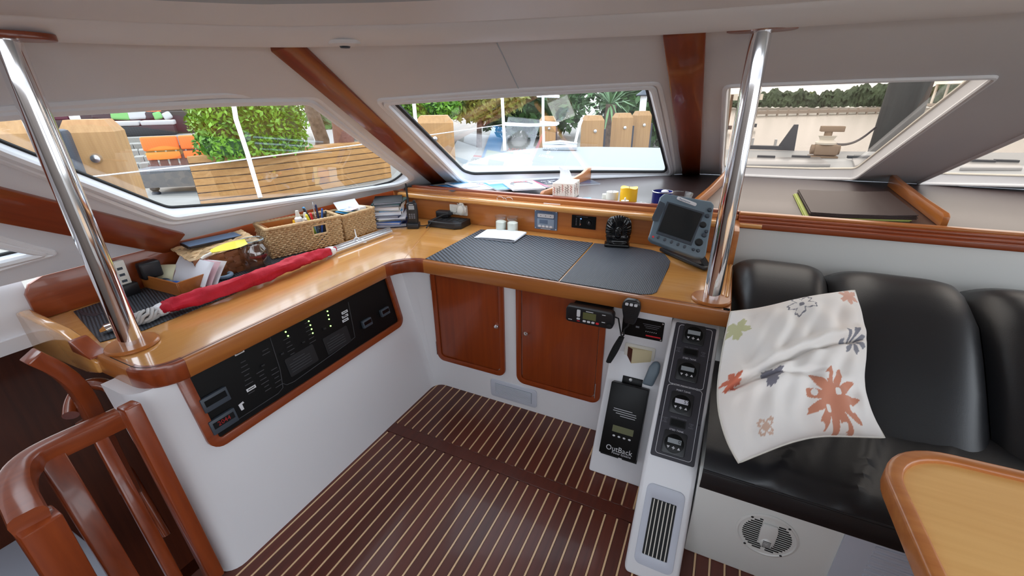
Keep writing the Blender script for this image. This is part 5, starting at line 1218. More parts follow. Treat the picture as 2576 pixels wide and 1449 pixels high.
for k in range(5): G().box((.003, -.034+.006*k, .0168), (.022, .0016, .0015)).obj('tweeter_slot', M_grating, ls)
for a in (50, 130, 230, 310): G().lathe([(0, .002), (.004, 0)], 10, T(.078*math.cos(math.radians(a)), .078*math.sin(math.radians(a)), .005)).obj('screw', M_grating, ls)
# pillow
BL, BR, TL_, TR_ = Zp(1836, 1176, .462), Zp(2192, 1116, .468), Yp(1822, 806, -.015), Yp(2126, 752, .075)
pil = thing('throw_pillow', 'crumpled white pillow with grey and rust flowers on the settee', 'pillow', (0, 0, 0))
ex_ = Vector(BR-BL).normalized(); ey_ = Vector(TL_-BL).normalized(); nP_ = ex_.cross(ey_).normalized()
if nP_.dot(Vector(CAM)-Vector(BL)) < 0: nP_ = -nP_
FLW = [(.50, .90, .11, 5, C(116, 116, 128), 1), (.86, .55, .10, 7, C(128, 128, 138), 0), (.70, .16, .19, 11, C(206, 136, 108), 0), (.30, .36, .07, 3, C(124, 122, 134), 0), (.06, .40, .06, 6, C(208, 112, 84), 0), (.90, .93, .08, 6, C(222, 170, 150), 0), (.22, .10, .05, 4, C(214, 180, 160), 1), (.05, .80, .09, 5, C(196, 196, 150), 0)]
def pcol(u, v):
    base = C(240, 236, 232); n1 = math.sin(7*u+3*v)*math.sin(5*v-2*u); c_ = blend(base, C(240, 222, 208), .35*max(0, n1))
    for fx, fy, R_, np_, cc, ol in FLW:
        dx, dy = u-fx, v-fy; r = math.hypot(dx, dy); th = math.atan2(dy, dx)
        edge = R_*(.45+.55*abs(math.cos(np_*th/2+fx*9)))*(1+.08*math.sin(17*th)); 
        if r < edge:
            if ol and not (edge-r < .016 or r < .02): continue
            if not ol and np_ == 11 and math.sin(40*dx)*math.sin(37*dy) > .72: continue
            if not ol and np_ == 7 and (r < .02 or abs(math.sin(7*th/2+fx*9)) > .8): continue
            return cc
    return c_
pc0 = (BL+BR+TL_+TR_)/4; pn0 = np.array(nP_)
def pedge(px):
    P = chaikin([Pp(x, y, pc0, pn0) for x, y in px], 3); L_ = [0]
    for a, b in zip(P[:-1], P[1:]): L_.append(L_[-1]+np.linalg.norm(b-a))
    ts = np.array(L_)/L_[-1]; P = np.array(P); return lambda t: Vector([float(np.interp(t, ts, P[:, k])) for k in range(3)])
eL = pedge(((1836, 1178), (1803, 1115), (1783, 1020), (1800, 900), (1822, 806))); eR = pedge(((2192, 1116), (2156, 1050), (2138, 985), (2152, 890), (2138, 800), (2126, 752)))
eB = pedge(((1836, 1178), (1885, 1158), (1960, 1128), (2030, 1112), (2100, 1113), (2192, 1116))); eT = pedge(((1822, 806), (1900, 797), (1980, 776), (2060, 761), (2126, 752)))
_ce = {}
def ecache(f, t):
    k = (id(f), round(t, 5))
    if k not in _ce: _ce[k] = f(t)
    return _ce[k]
def coons(u, v):
    l, r, b, t_ = ecache(eL, v), ecache(eR, v), ecache(eB, u), ecache(eT, u); c00, c10, c01, c11 = ecache(eL, 0), ecache(eR, 0), ecache(eL, 1), ecache(eR, 1)
    return l*(1-u)+r*u+b*(1-v)+t_*v-(c00*((1-u)*(1-v))+c10*(u*(1-v))+c01*((1-u)*v)+c11*(u*v))
N = 200; V = []; cc = []
def ppt(u, v, s):
    q = coons(u, v)
    e = min(u, 1-u, v, 1-v); pin = (16*u*(1-u)*v*(1-v)); bulge = .075*pin**.45
    # edges drawn in between the corners
    w = 0
    if s > 0:
        f1 = v-(.36+.24*u)          # long diagonal crease
        w -= .030*math.exp(-(f1/.022)**2)*min(1, 4*u*(1.1-u)); w += .014*math.exp(-((f1-.06)/.04)**2)
        f2 = v-(.36-.02*u+.02*math.sin(6*u)); w -= .022*math.exp(-(f2/.016)**2)*max(0, 1-u*1.25); w += .010*math.exp(-((f2+.05)/.04)**2)
        f3 = v-(.30-.30*(u-.62)); w -= .016*math.exp(-(f3/.03)**2)*math.exp(-((u-.62)/.2)**2)
        w += .010*math.sin(22*u+9*v)*math.sin(8*v+3*u)*min(1, e*8)+.004*math.sin(38*u-16*v)*min(1, e*6)
        w += .006*math.sin(30*v+4*math.sin(9*u))*math.exp(-((u-.96)/.10)**2)+.006*math.sin(34*u)*math.exp(-((v-.04)/.08)**2)
    return q+nP_*(s*bulge+.052+w*min(1, e*10))
for s in (1, -1):
    for j in range(N+1):
        for i in range(N+1): V.append(tuple(ppt(i/N, j/N, s))); cc.append(pcol(i/N, j/N))
n = N+1; F = []
for s in range(2):
    for j in range(N):
        for i in range(N): a = s*n*n+j*n+i; F.append((a, a+1, a+n+1, a+n))
g = G(); g.add(V, F); g.c = cc
M_pil = pm('pillow_print', (1, 1, 1, 1), .8, attr='Col', sheen=.2)
g.obj('cover', M_pil, pil, smooth=True)
edge = [(i/40, 0) for i in range(40)]+[(1, i/40) for i in range(40)]+[(1-i/40, 1) for i in range(40)]+[(0, 1-i/40) for i in range(40)]
G().tube([tuple(ppt(u, v, -1)) for u, v in edge], .0032, 6, closed=True).obj('seam', M_offw, pil, smooth=True)
# table
ZT = .70
tb_ = thing('dining_table', 'maple topped table with raised wooden rim at the lower right', 'table', (0, 0, 0))
tin = rrect(1.752, -1.60, 3.0, -.548, .13, 10); tout = rrect(1.722, -1.63, 3.03, -.518, .155, 10)
Rt = T(1.722, -.518, 0) @ Matrix.Rotation(math.radians(1.5), 4, 'Z') @ T(-1.722, .518, 0)
G().prism(tin, ZT-.035, ZT-.012, Rt).obj('table_top', M_table, tb_)
G().ring(tout, tin, ZT-.050, ZT, Rt).obj('rim', M_tblrim, tb_, bev=.008, seg=3)
G().prism(rrect(2.15, -1.25, 2.45, -.85, .05), .0, ZT-.036, Rt).obj('pedestal', M_red, tb_, bev=.01)
# stair rail at the left
sr = thing('stair_rail', 'reddish wooden stair rail with flat balusters at the lower left', 'railing', (0, 0, 0))
zr = .60
hp = [Zp(x, y, zr) for x, y in ((408, 984), (330, 1015), (225, 1062), (120, 1108), (62, 1140), (30, 1175), (30, 1225), (62, 1290))]
hp = chaikin([np.array(p) for p in hp], 2)
G().sweep([(-.030, -.055), (.030, -.055), (.034, -.020), (.030, -.006), (.018, 0), (-.018, 0), (-.030, -.006), (-.034, -.020)], [tuple(p) for p in hp]).obj('handrail', M_red_y, sr, smooth=True)
def slat(p_top, z1, p_bot, z0, w, th, mat, name='baluster', dirv=(0, 1, 0)):
    a = Vector(Zp(*p_top, z1)); b = Vector(Zp(*p_bot, z0)); d = a-b; sd = Vector(dirv); sd = (sd-d.normalized()*sd.dot(d.normalized())).normalized()
    M = basis(b, sd, d); return G().box((0, d.length/2, 0), (w, d.length, th), M).obj(name, mat, sr, bev=.006)
pa_, pb_ = Vector(Yp(322, 1018, -1.228)), Vector(Yp(541, 1449, -1.228)); G().box(((pa_-pb_).length/2, 0, 0), ((pa_-pb_).length, .050, .040), basis(pb_, pa_-pb_, (1, 0, 0))).obj('post', M_red, sr, bev=.006)
slat((245, 1090), .56, (466, 1500), .0, .034, .026, M_red)
slat((128, 1150), .56, (380, 1560), .0, .055, .03, M_red)
slat((90, 1310), .56, (290, 1640), .0, .075, .06, M_red, 'newel_post')
cr = [Zp(x, y, z) for x, y, z in ((178, 1045, .50), (180, 1015, .52), (196, 985, .54), (225, 966, .55), (262, 965, .55), (300, 985, .54))]
G().tube([tuple(p) for p in chaikin([np.array(p) for p in cr], 2)], .022, 14).obj('curved_grip', M_red, sr)
cr2 = [Zp(x, y, z) for x, y, z in ((200, 1060, .46), (285, 1150, .30), (325, 1185, .26), (420, 1345, .0))]
G().tube([tuple(p) for p in cr2], .013, 12).obj('slim_rail', M_red, sr)
# knee under the desk end, steps in the stairwell
kn = G(); kA = chaikin([np.array(Xp(x, y, -.42)) for x, y in ((75, 895), (140, 925), (190, 965), (225, 1020), (260, 1100), (330, 1240))], 2)
kn.sweep([(-.022, -.03), (.022, -.03), (.022, .03), (-.022, .03)], [tuple(p) for p in kA], up=(1, 0, 0)); kn = kn.obj('desk_knee', M_red, bev=.006); tag(kn, 'curved reddish wooden knee under the left end of the desk', 'bracket')
for k, (y, z) in enumerate(((-1.42, -.22), (-1.68, -.46), (-1.94, -.70))):
    s_ = thing('stair_step', ('top', 'middle', 'lowest')[k]+' pale step of the dark stairwell behind the rail', 'step', (-.62, y, z), group='steps in the stairwell')
    G().box((0, 0, -.02), (1.05, .24, .04)).obj('tread', M_ltgrey, s_, bev=.006); G().box((0, .11, -.14), (1.05, .02, .20)).obj('riser', M_dwood, s_)
# ============================================================ OUTSIDE
GZ, WZ = -.15, -1.2
M_stone = pm('pale_stone', C(148, 144, 137), .8, var=(1.2, C(130, 126, 119), .3), bump=(12, .2, .01))
M_pile = wood('pale_timber', C(180, 140, 92), C(158, 118, 74), 2, .6, 0, 2)
M_plantw = wood('planter_timber_x', C(180, 136, 82), C(158, 112, 62), 1, .55, 0, 1.5)
M_deck = pm('boat_deck', C(150, 155, 158), .5, bump=(400, .2, .001))
M_water = pm('river_water', C(140, 136, 128), .2, bump=(1.2, .15, .05), spec=.15)
M_leaf = pm('hedge_leaf', C(120, 168, 40), .5, var=(3.5, C(60, 112, 24), .25)); M_leafd = pm('dark_leaf', C(70, 110, 50), .55, var=(1.5, C(34, 66, 26), .25))
M_leafy = pm('olive_leaf', C(150, 160, 70), .55, var=(2, C(84, 100, 44), .25)); M_palm = pm('palm_leaf', C(112, 150, 96), .55, var=(2, C(70, 104, 66), .25))
M_bark = pm('bark', C(110, 92, 78), .9, var=(10, C(70, 56, 46), .2), bump=(20, .5, .01)); M_far = pm('far_forest', C(74, 92, 66), .9, var=(.35, C(40, 58, 40), .2), bump=(1.5, 1, .6))
M_fend = pm('fender_strip', C(44, 50, 62), .5); M_greencu = pm('green_cushion', C(110, 170, 100), .8); M_greycu = pm('grey_cushion', C(176, 178, 178), .8); M_darkw = pm('dark_wicker', C(38, 36, 38), .6)
M_plum = pm('plum_cushion', C(70, 34, 48), .7); M_daybed = pm('dark_grey_metal', C(92, 94, 98), .6)
struct(G().box((-30, 12, GZ-.3), (54, 60, .6)).obj('ground_quay', M_stone), 'pale stone quay beside the boat')
struct(G().add([(-900, -200, WZ), (900, -200, WZ), (900, 1200, WZ), (-900, 1200, WZ)], [(0, 1, 2, 3)]).obj('river_water', M_water), 'calm grey brown river')
def at(x, y, d): return CAM+ray(x, y)*d
# ---- foredeck
DZ = .80
dk = [Zp(x, y, DZ) for x, y in ((1130, 470), (1152, 432), (1166, 412), (1230, 391), (1292, 378), (1380, 370), (1500, 369), (1690, 372), (1860, 377), (2160, 381), (2576, 384))]
dpoly = [(p[0], p[1]) for p in dk]+[(6.5, 2.25), (2.4, 2.25), (1.1, 2.18), (.32, 1.62), (-.35, 1.12), (-.62, 1.12)]
dc = thing('foredeck', 'white foredeck of the boat outside the front windows', 'deck', (0, 0, 0))
G().prism(dpoly, DZ-.25, DZ).obj('deck', M_deck, dc, bev=.01)
M_hatch = pm('deck_hatch', C(120, 122, 124), .3)
for k, px in enumerate((((1868, 402), (2062, 402), (2088, 421), (1866, 421)), ((2142, 404), (2180, 402), (2175, 420), (2148, 424)), ((2430, 414), (2560, 414), (2570, 430), (2412, 430)))):
    P = [Zp(x, y, DZ) for x, y in px]; h = G().prism([(p[0], p[1]) for p in P], DZ+.001, DZ+.03).obj('hatch', M_hatch, dc, bev=.006)
    for f in (.3, .75): q = P[0]*(1-f)+P[1]*f; G().box((q[0], q[1], DZ+.035), (.18, .06, .03)).obj('hatch_hinge', M_greyd, h, bev=.005)
# ---- windlass, anchor frame, rope
w0 = Zp(2068, 396, DZ); M_wl = pm('weathered_bronze', C(140, 122, 104), .6)
wl = thing('windlass', 'weathered bronze anchor windlass on the foredeck', 'windlass', M=T(w0[0], w0[1], DZ+.0005) @ Matrix.Scale(.68, 4))
G().box((0, 0, .015), (.42, .24, .03)).obj('base_plate', M_wl, wl, bev=.004); G().box((.02, 0, .13), (.34, .24, .18)).obj('gearbox', M_wl, wl, bev=.03, seg=3)
G().tube([(-.20, 0, .13), (.22, 0, .13)], .08, 20).obj('rope_drum', M_wl, wl); G().lathe([(0, .22), (.15, .22), (.16, .25), (.10, .29), (.13, .35), (.15, .36), (0, .36)], 28).obj('capstan', M_offw, wl)
G().box((.04, 0, .47), (.34, .16, .09)).obj('top_gear', M_wl, wl, bev=.01); G().tube([(0, 0, .34), (0, 0, .44)], .06, 16).obj('shaft', M_wl, wl)
d_ = w0-CAM; depth = float(d_@_f)
rp0 = at(2092, 362, depth); rp1 = at(2202, 321, 7.0)
tag(G().tube([tuple(rp0*(1-s)+rp1*s-np.array([0, 0, .10*math.sin(s*PI)])) for s in np.linspace(0, 1, 14)], .016, 8).obj('mooring_rope', M_charc), 'dark mooring rope from the windlass to the dark piling', 'rope')
c0 = Zp(1972, 378, DZ); af = thing('anchor_roller', 'grey triangular anchor roller frame at the bow', 'anchor roller', (c0[0], c0[1], DZ))
G().prism([(-.10, 0), (.12, 0), (.10, .33), (.05, .33)], -.02, .02, Matrix(((1, 0, 0, 0), (0, 0, -1, 0), (0, 1, 0, 0), (0, 0, 0, 1)))).obj('frame', M_greyd, af); G().box((-.22, 0, .03), (.42, .10, .05)).obj('channel', M_greyd, af); G().box((-.40, 0, .08), (.03, .06, .14)).obj('cheek', M_steel, af); G().box((-.12, 0, .08), (.03, .06, .12)).obj('cheek', M_steel, af)
# ---- deck rails and stanchions
def rod(name, pxs, r, mat, label, cat, group=None):
    o = G().tube([tuple(at(x, y, d)) for x, y, d in pxs], r, 10).obj(name, mat); return tag(o, label, cat, group)
rod('stanchion', [(587, 255, 2.75), (594, 300, 2.76), (622, 385, 2.78), (655, 497, 2.8)], .015, M_chrome, 'steel stanchion standing outside the side window', 'stanchion', 'boat stanchions')
rod('lifeline', [(190, 449, 2.5), (560, 408, 2.75), (930, 361, 3.3), (1290, 310, 5.4)], .0042, M_white, 'white lifeline cable running along the side of the boat', 'cable')
bp = thing('bow_pulpit', 'white painted bow pulpit rails seen through the corner window', 'railing', (0, 0, 0))
for pts in ([(1262, 215, 5.5), (1266, 300, 5.5), (1270, 378, 5.5)], [(1366, 200, 6.3), (1366, 290, 6.3), (1368, 368, 6.3)], [(1038, 225, 4.8), (1044, 290, 4.8), (1052, 350, 4.8), (1060, 420, 4.6)]): G().tube([tuple(at(*p)) for p in pts], .020, 10).obj('post', M_white, bp)
for pts in ([(1270, 312, 5.5), (1330, 315, 5.9), (1400, 313, 6.3)], [(1352, 241, 6.3), (1406, 243, 6.5)], [(1362, 308, 6.3), (1404, 311, 6.6)]): G().tube([tuple(at(*p)) for p in pts], .022, 10).obj('rail', M_white, bp)
cl_ = Zp(1408, 378, DZ); ck = thing('deck_cleat', 'grey deck cleat on the foredeck edge', 'cleat', (cl_[0], cl_[1], DZ), .2)
G().tube([(-.25, 0, .09), (0, 0, .11), (.25, 0, .09)], [.02, .03, .02], 10).obj('horn', M_steel, ck); G().box((0, 0, .04), (.5, .1, .08)).obj('foot', M_steel, ck, bev=.02); G().tube([(.20, 0, 0), (.26, 0, .3), (.3, 0, .42)], .02, 8).obj('bollard', M_white, ck)
# ---- timber pilings
def piling(x, ytop, d, w, label, rz=None, lamp=False, zb=WZ-.2, dark=True):
    c = at(x, ytop, d); rz = math.atan2(-(_f[0]), _f[1])+.12 if rz is None else rz
    p = thing('timber_piling', label, 'piling', (c[0], c[1], zb), rz, group='timber pilings on the quay'); h = c[2]-zb
    g = G(); s = w/2; V = [(a*s, b*s, z) for z in (0, h-.09) for a, b in ((-1, -1), (1, -1), (1, 1), (-1, 1))]+[(a*s*.72, b*s*.72, h) for a, b in ((-1, -1), (1, -1), (1, 1), (-1, 1))]
    g.add(V, [(0, 1, 5, 4), (1, 2, 6, 5), (2, 3, 7, 6), (3, 0, 4, 7), (4, 5, 9, 8), (5, 6, 10, 9), (6, 7, 11, 10), (7, 4, 8, 11), (8, 9, 10, 11), (0, 3, 2, 1)]).obj('post', M_pile, p)
    if dark: G().box((s+.02, 0, h/2-.1), (.05, w*.9, h-.3)).obj('fender_strip', M_fend, p)
    G().lathe([(0, .03), (.03, .025), (.04, 0)], 16, T(0, -s, h-.28) @ Matrix.Rotation(PI/2, 4, 'X')).obj('bolt_head', M_steel, p)
    if lamp:
        l = G().tube([(0, 0, h), (0, 0, h+.32)], .07, 14).obj('lamp_post', M_white, p); G().lathe([(.16, .30), (.17, .32), (.0, .44)], 16, T(0, 0, h)).obj('lamp_cap', M_greyd, p); G().lathe([(0, .30), (.16, .30)], 16, T(0, 0, h)).obj('lamp_glass', M_white, p)
    return p
piling(1492, 290, 8.4, .36, 'timber piling with dark strip, nearest of the three right of the palm')
piling(1567, 284, 9.0, .34, 'middle timber piling of the three seen right of the palm')
piling(1616, 279, 9.4, .32, 'timber piling with lamp on top at the right end', lamp=True)
piling(1092, 290, 5.8, .50, 'wide timber piling at the left end of the corner window', dark=False)
piling(1378, 292, 10.5, .34, 'timber piling behind the white pulpit post')
piling(222, 300, 3.35, .33, 'big pale timber piling right of the left chrome pole', rz=.95, zb=GZ-.8, dark=False)
piling(30, 302, 3.2, .36, 'big pale timber piling left of the left chrome pole', rz=.95, zb=GZ-.8, dark=False)
fdp = at(140, 335, 3.02); fd = thing('mooring_fender', 'dark blue fender board hanging between the two big pilings', 'fender', (fdp[0], fdp[1], 0), .95)
G().box((0, 0, fdp[2]-.45), (.13, .16, .95)).obj('board', M_fend, fd, bev=.03); G().tube([(-.02, 0, fdp[2]), (-.05, -.02, fdp[2]+.13), (-.10, -.05, fdp[2]+.2)], .010, 8).obj('strap', M_twr, fd)
# ---- dark mooring piling in the river
pp_ = at(2262, 300, 7.0); dp = thing('mooring_piling', 'thick dark wooden mooring piling standing in the river', 'piling', (pp_[0], pp_[1], WZ-.3))
M_dp = pm('tarred_wood', C(78, 84, 88), .85, var=(6, C(50, 54, 58), .3), stretch=(1, 1, .1), bump=(14, .5, .02))
G().lathe([(0, 0), (.29, 0), (.28, 2.6), (.27, 3.9), (.25, 4.0), (0, 4.02)], 28).obj('post', M_dp, dp)
# ---- wooden planter with plank cladding and hedge
A0, A1, A2 = Zp(578, 514, GZ), Zp(655, 505, GZ), Zp(985, 447, GZ)
ptop = .70; ph = ptop-GZ
pt = thing('wooden_planter', 'long planter clad in horizontal honey coloured planks on the quay', 'planter', (0, 0, 0))
def clad(a, b, nb):
    d = Vector((b[0]-a[0], b[1]-a[1], 0)); L = d.length; M = basis((a[0], a[1], GZ), d, (0, 0, 1))
    for k in range(nb):
        z0 = ph*k/nb+.006; G().box((L/2, (z0+ph*(k+1)/nb-.006)/2, .0), (L-.01, ph/nb-.016, .035), M).obj('plank', M_plantw, pt, bev=.004, seg=1)
clad(A1, A2, 7)
dirp = Vector((A2[0]-A1[0], A2[1]-A1[1], 0)).normalized(); back = Vector((A0[0]-A1[0], A0[1]-A1[1], 0))
if back.length < .8: back = back.normalized()*.9
B0 = Vector(A1)+back; B2 = Vector(A2)+back
clad(B0, A1, 7)
G().prism([(A1[0], A1[1]), (A2[0], A2[1]), (B2.x, B2.y), (B0.x, B0.y)], GZ, ptop-.06).obj('core', M_bark, pt)
G().prism([(A1[0], A1[1]), (A2[0], A2[1]), (B2.x, B2.y), (B0.x, B0.y)], ptop-.03, ptop, T(.0, .0, 0)).obj('cap', M_plantw, pt, bev=.005)
random.seed(11)
def leaves(name, fn, n, size, mat, parent, seed):
    r = np.random.default_rng(seed); V = np.zeros((n*4, 3)); 
    for i in range(n):
        p = fn(r); a = r.normal(size=3); a /= np.linalg.norm(a); b = np.cross(a, r.normal(size=3)); b /= np.linalg.norm(b); s = size*(.6+.8*r.random())
        V[i*4] = p-a*s; V[i*4+1] = p+b*s*.45; V[i*4+2] = p+a*s; V[i*4+3] = p-b*s*.45
    me = bpy.data.meshes.new(name); me.from_pydata(V.tolist(), [], [(4*i, 4*i+1, 4*i+2, 4*i+3) for i in range(n)]); me.materials.append(mat)
    return link(name, me, parent, kind='stuff')
hc = Vector(A1)+dirp*.62+back*.5; hedge = thing('hedge', 'dense bright green hedge growing in the wooden planter', 'hedge', (hc.x, hc.y, ptop-.02), math.atan2(dirp.y, dirp.x))
def shell(lx, ly, lz, rough=.12):
    def f(r):
        q = r.normal(size=3); q /= np.abs(q).max(); q *= np.array([1, 1, 1])*(1-rough*r.random()); 
        return np.array([q[0]*lx, q[1]*ly, lz+q[2]*lz])+r.normal(size=3)*.04
    return f
G().box((0, 0, .60), (1.35, .75, 1.15)).obj('inner_mass', M_leafd, hedge)
leaves('foliage', shell(.78, .50, .66), 9000, .05, M_leaf, hedge, 5)
G().tube([(.2, 0, -.05), (.22, .02, .5)], .04, 8).obj('stem', M_bark, hedge)
# trunks and pots right of the hedge
tq = at(790, 300, 10.5); tt = thing('tree', 'twisted grey tree trunk right of the hedge', 'tree', (tq[0], tq[1], GZ))
G().tube([(0, 0, 0), (.1, .05, .8), (-.05, 0, 1.6), (.25, .1, 2.6), (.3, .1, 4)], [.22, .17, .16, .14, .12], 12).obj('trunk', M_bark, tt); G().tube([(-.05, 0, 1.5), (-.4, .2, 2.4), (-.5, .3, 3.6)], [.11, .09, .07], 10).obj('branch', M_bark, tt)
leaves('foliage', lambda r: np.array([0, 0, 4.2])+r.normal(size=3)*np.array([1, 1, .6]), 1500, .12, M_leafd, tt, 8)
tq = at(855, 300, 9.2); t2 = thing('tree', 'reddish shaggy palm trunk at the right of the side window', 'tree', (tq[0], tq[1], GZ)); M_bark2 = pm('red_bark', C(122, 84, 74), .9, bump=(14, .8, .03))
G().tube([(0, 0, 0), (.03, 0, 1.2), (.1, .05, 3.2)], [.24, .20, .18], 14).obj('trunk', M_bark2, t2)
for k in range(16):
    a = k*2*PI/16; G().tube([(.1, .05, 3.2), (.1+.7*math.cos(a), .05+.7*math.sin(a), 3.6), (.1+1.5*math.cos(a), .05+1.5*math.sin(a), 3.1)], [.03, .05, .01], 6, flat=.2).obj('frond', M_palm, t2)
pq = at(822, 352, 11.5); pt2 = thing('plant_pot', 'white square plant pot behind the planter', 'pot', (pq[0], pq[1], GZ))
G().add([(-.15, -.15, 0), (.15, -.15, 0), (.15, .15, 0), (-.15, .15, 0), (-.24, -.24, 1.0), (.24, -.24, 1.0), (.24, .24, 1.0), (-.24, .24, 1.0)], [(0, 1, 5, 4), (1, 2, 6, 5), (2, 3, 7, 6), (3, 0, 4, 7), (4, 5, 6, 7)]).obj('pot', M_white, pt2)
G().lathe([(0, 1.0), (.16, 1.02), (.2, 1.12), (0, 1.12)], 20).obj('bowl', M_greencu, pt2); leaves('foliage', lambda r: np.array([0, 0, 1.35])+r.normal(size=3)*np.array([.18, .18, .15]), 250, .1, M_palm, pt2, 9)
# ---- bushes, palm and trees behind the corner window
def bush(x, y, d, r, n, size, mat, label, seed, name='bush', cat='bush', zb=GZ):
    c = at(x, y, d); b = thing(name, label, cat, (c[0], c[1], zb)); h = c[2]-zb
    G().tube([(0, 0, 0), (.05, 0, h*.5), (0, .05, h)], [.12, .09, .05], 8).obj('trunk', M_bark, b)
    def f(rg):
        q = rg.normal(size=3); q /= np.linalg.norm(q); q *= (.7+.3*rg.random()); return np.array([q[0]*r[0], q[1]*r[0], h+q[2]*r[1]])+rg.normal(size=3)*.05
    G().sph((0, 0, h), 1, 14, (r[0]*.78, r[0]*.78, r[1]*.78)).obj('inner_mass', M_leafd, b); leaves('foliage', f, n, size, mat, b, seed); return b
bush(1080, 262, 11, (.75, .5), 2500, .07, M_leaf, 'bright green shrub at the left of the corner window', 21)
bush(1200, 235, 16, (1.9, 1.0), 3000, .13, M_leafy, 'olive green tree at the upper left of the corner window', 22, 'tree', 'tree')
bush(1330, 225, 20, (3.2, 2.2), 3500, .20, M_leafd, 'dark green tree behind the white pulpit', 23, 'tree', 'tree')
bush(1640, 240, 22, (3.0, 2.6), 3500, .22, M_leafd, 'dark green tree behind the timber pilings at the right', 24, 'tree', 'tree')
bush(1020, 230, 18, (2.2, 1.8), 2500, .18, M_leafd, 'dark green tree behind the cover board', 25, 'tree', 'tree')
bush(900, 190, 22, (3.5, 3), 3000, .24, M_leafd, 'tall dark tree behind the planter', 26, 'tree', 'tree')
c = at(1535, 262, 12.5); pl_ = thing('palm', 'feathery grey green palm between the pilings and the magazine reflections', 'palm', (c[0], c[1], GZ)); hh = c[2]-GZ
G().tube([(0, 0, 0), (.03, 0, hh)], [.2, .16], 12).obj('trunk', M_bark, pl_)
r_ = np.random.default_rng(4)
for k in range(46):
    a = r_.random()*2*PI; el = r_.uniform(-.7, 1.3); L_ = r_.uniform(.8, 1.3); dx, dy, dz_ = math.cos(a)*math.cos(el), math.sin(a)*math.cos(el), math.sin(el)
    G().tube([(0, 0, hh), (dx*L_*.5, dy*L_*.5, hh+dz_*L_*.5+.05), (dx*L_, dy*L_, hh+dz_*L_-.12)], [.012, .035, .004], 5, flat=.15).obj('frond', M_palm, pl_)
# rocks / low bank behind the pilings
bk_ = [Zp(x, y, WZ) for x, y in ((1150, 300), (1700, 292))]
# ---- stone steps, terrace, sofa and daybed seen through the side window
stp = thing('stone_steps', 'pale stone steps rising to the terrace behind the pilings', 'steps', (0, 0, 0))
prev = None
for k in range(6):
    z = GZ+.12*(k+1); y_ = 444-16.5*k; a = Zp(262, y_+4, z); b = Zp(400, y_-4, z); d = Vector((b[0]-a[0], b[1]-a[1], 0)); back_ = Vector((-d.y, d.x, 0)).normalized()
    if back_.dot(Vector((a[0]-CAM[0], a[1]-CAM[1], 0))) < 0: back_ = -back_
    L_ = d.length; M = basis((a[0], a[1], GZ-.02), d, back_); nb = 5
    for j in range(nb):
        off = .5*(k % 2)/nb*L_; x_a = L_*j/nb+(off if j else 0); x_b = L_*(j+1)/nb+(off if j < nb-1 else 0)
        G().box(((x_a+x_b)/2, .3, (z-GZ)/2), (x_b-x_a-.012, .62, z-GZ+.02), M).obj('stone_block', M_stone, stp, bev=.012, seg=1)
TZ = GZ+.74
te = Zp(262, 350, TZ); te2 = Zp(560, 338, TZ); dv = Vector(te2-te); bkv = Vector((-dv.y, dv.x, 0)).normalized()
if bkv.dot(Vector(te-CAM)) < 0: bkv = -bkv
e0 = Vector(te)-dv*1.6; e1 = Vector(te2)+dv*.6
struct(G().prism([(e0.x, e0.y), (e1.x, e1.y), (e1.x+bkv.x*40, e1.y+bkv.y*40), (e0.x+bkv.x*40, e0.y+bkv.y*40)], GZ, TZ).obj('ground_terrace', M_stone), 'raised stone terrace with garden furniture')
Mter = lambda x, y: basis(tuple(Zp(x, y, TZ)), dv, bkv)
so = thing('garden_sofa', 'dark wicker garden sofa with grey seat pads on the terrace', 'sofa', M=Mter(275, 346))
G().box((.85, .45, .16), (1.75, .85, .30)).obj('base', M_darkw, so, bev=.02); G().box((.9, 1.0, .35), (3.2, .15, .75)).obj('backrest', M_darkw, so, bev=.03)
for k in range(2): G().box((.40+.92*k, .45, .39), (.88, .82, .15)).obj('seat_pad', M_greycu, so, bev=.04, seg=3)
for k, (x, m_, lb) in enumerate(((-.15, M_darkw, 'black'), (.32, M_greencu, 'large green'), (.78, M_greycu, 'grey'), (1.10, M_darkw, 'small black'), (1.34, M_greencu, 'small green'), (1.62, M_greycu, 'pale grey'))):
    w = .5 if k < 3 else .26; o = G().box((0, 0, w/2), (w, .16, w*.9)).obj('cushion', m_, bev=.06, seg=3); o.matrix_world = so.matrix_world @ T(x, .72, .47) @ Matrix.Rotation(.2-.12*k, 4, 'Y') @ Matrix.Rotation(-.25, 4, 'X'); tag(o, lb+' cushion on the dark garden sofa', 'cushion', 'cushions on the garden sofa')
so2 = thing('garden_sofa', 'long plum and white garden sofa above the pilings', 'sofa', M=Mter(60, 330))
G().box((2.0, .6, .2), (6.0, .9, .4)).obj('base', M_darkw, so2, bev=.02); G().box((2.0, 1.1, .45), (6.0, .2, .9)).obj('backrest', M_darkw, so2)
for k in range(7): G().box((-.6+.85*k, .55, .50), (.82, .8, .2)).obj('seat_pad', M_plum if k % 2 == 0 else M_white, so2, bev=.05, seg=3)
for k, (px, lb) in enumerate((((402, 322), 'orange garden chair left of the dark panel on the terrace'), ((478, 300), 'orange garden chair left of the hedge on the terrace'))):
    ch = thing('garden_chair', lb, 'chair', M=Mter(*px) @ Matrix.Rotation(.3, 4, 'Z'), group='orange garden chairs')
    G().box((0, 0, .45), (.6, .6, .14)).obj('seat', M_orange, ch, bev=.03)
    for j in range(3): G().box((-.2+.2*j, .28, .85), (.19, .12, .75)).obj('back_pad', M_orange, ch, bev=.03)
    for sx_ in (-.26, .26):
        for sy_ in (-.26, .26): G().box((sx_, sy_, .2), (.06, .06, .4)).obj('leg', M_darkw, ch)
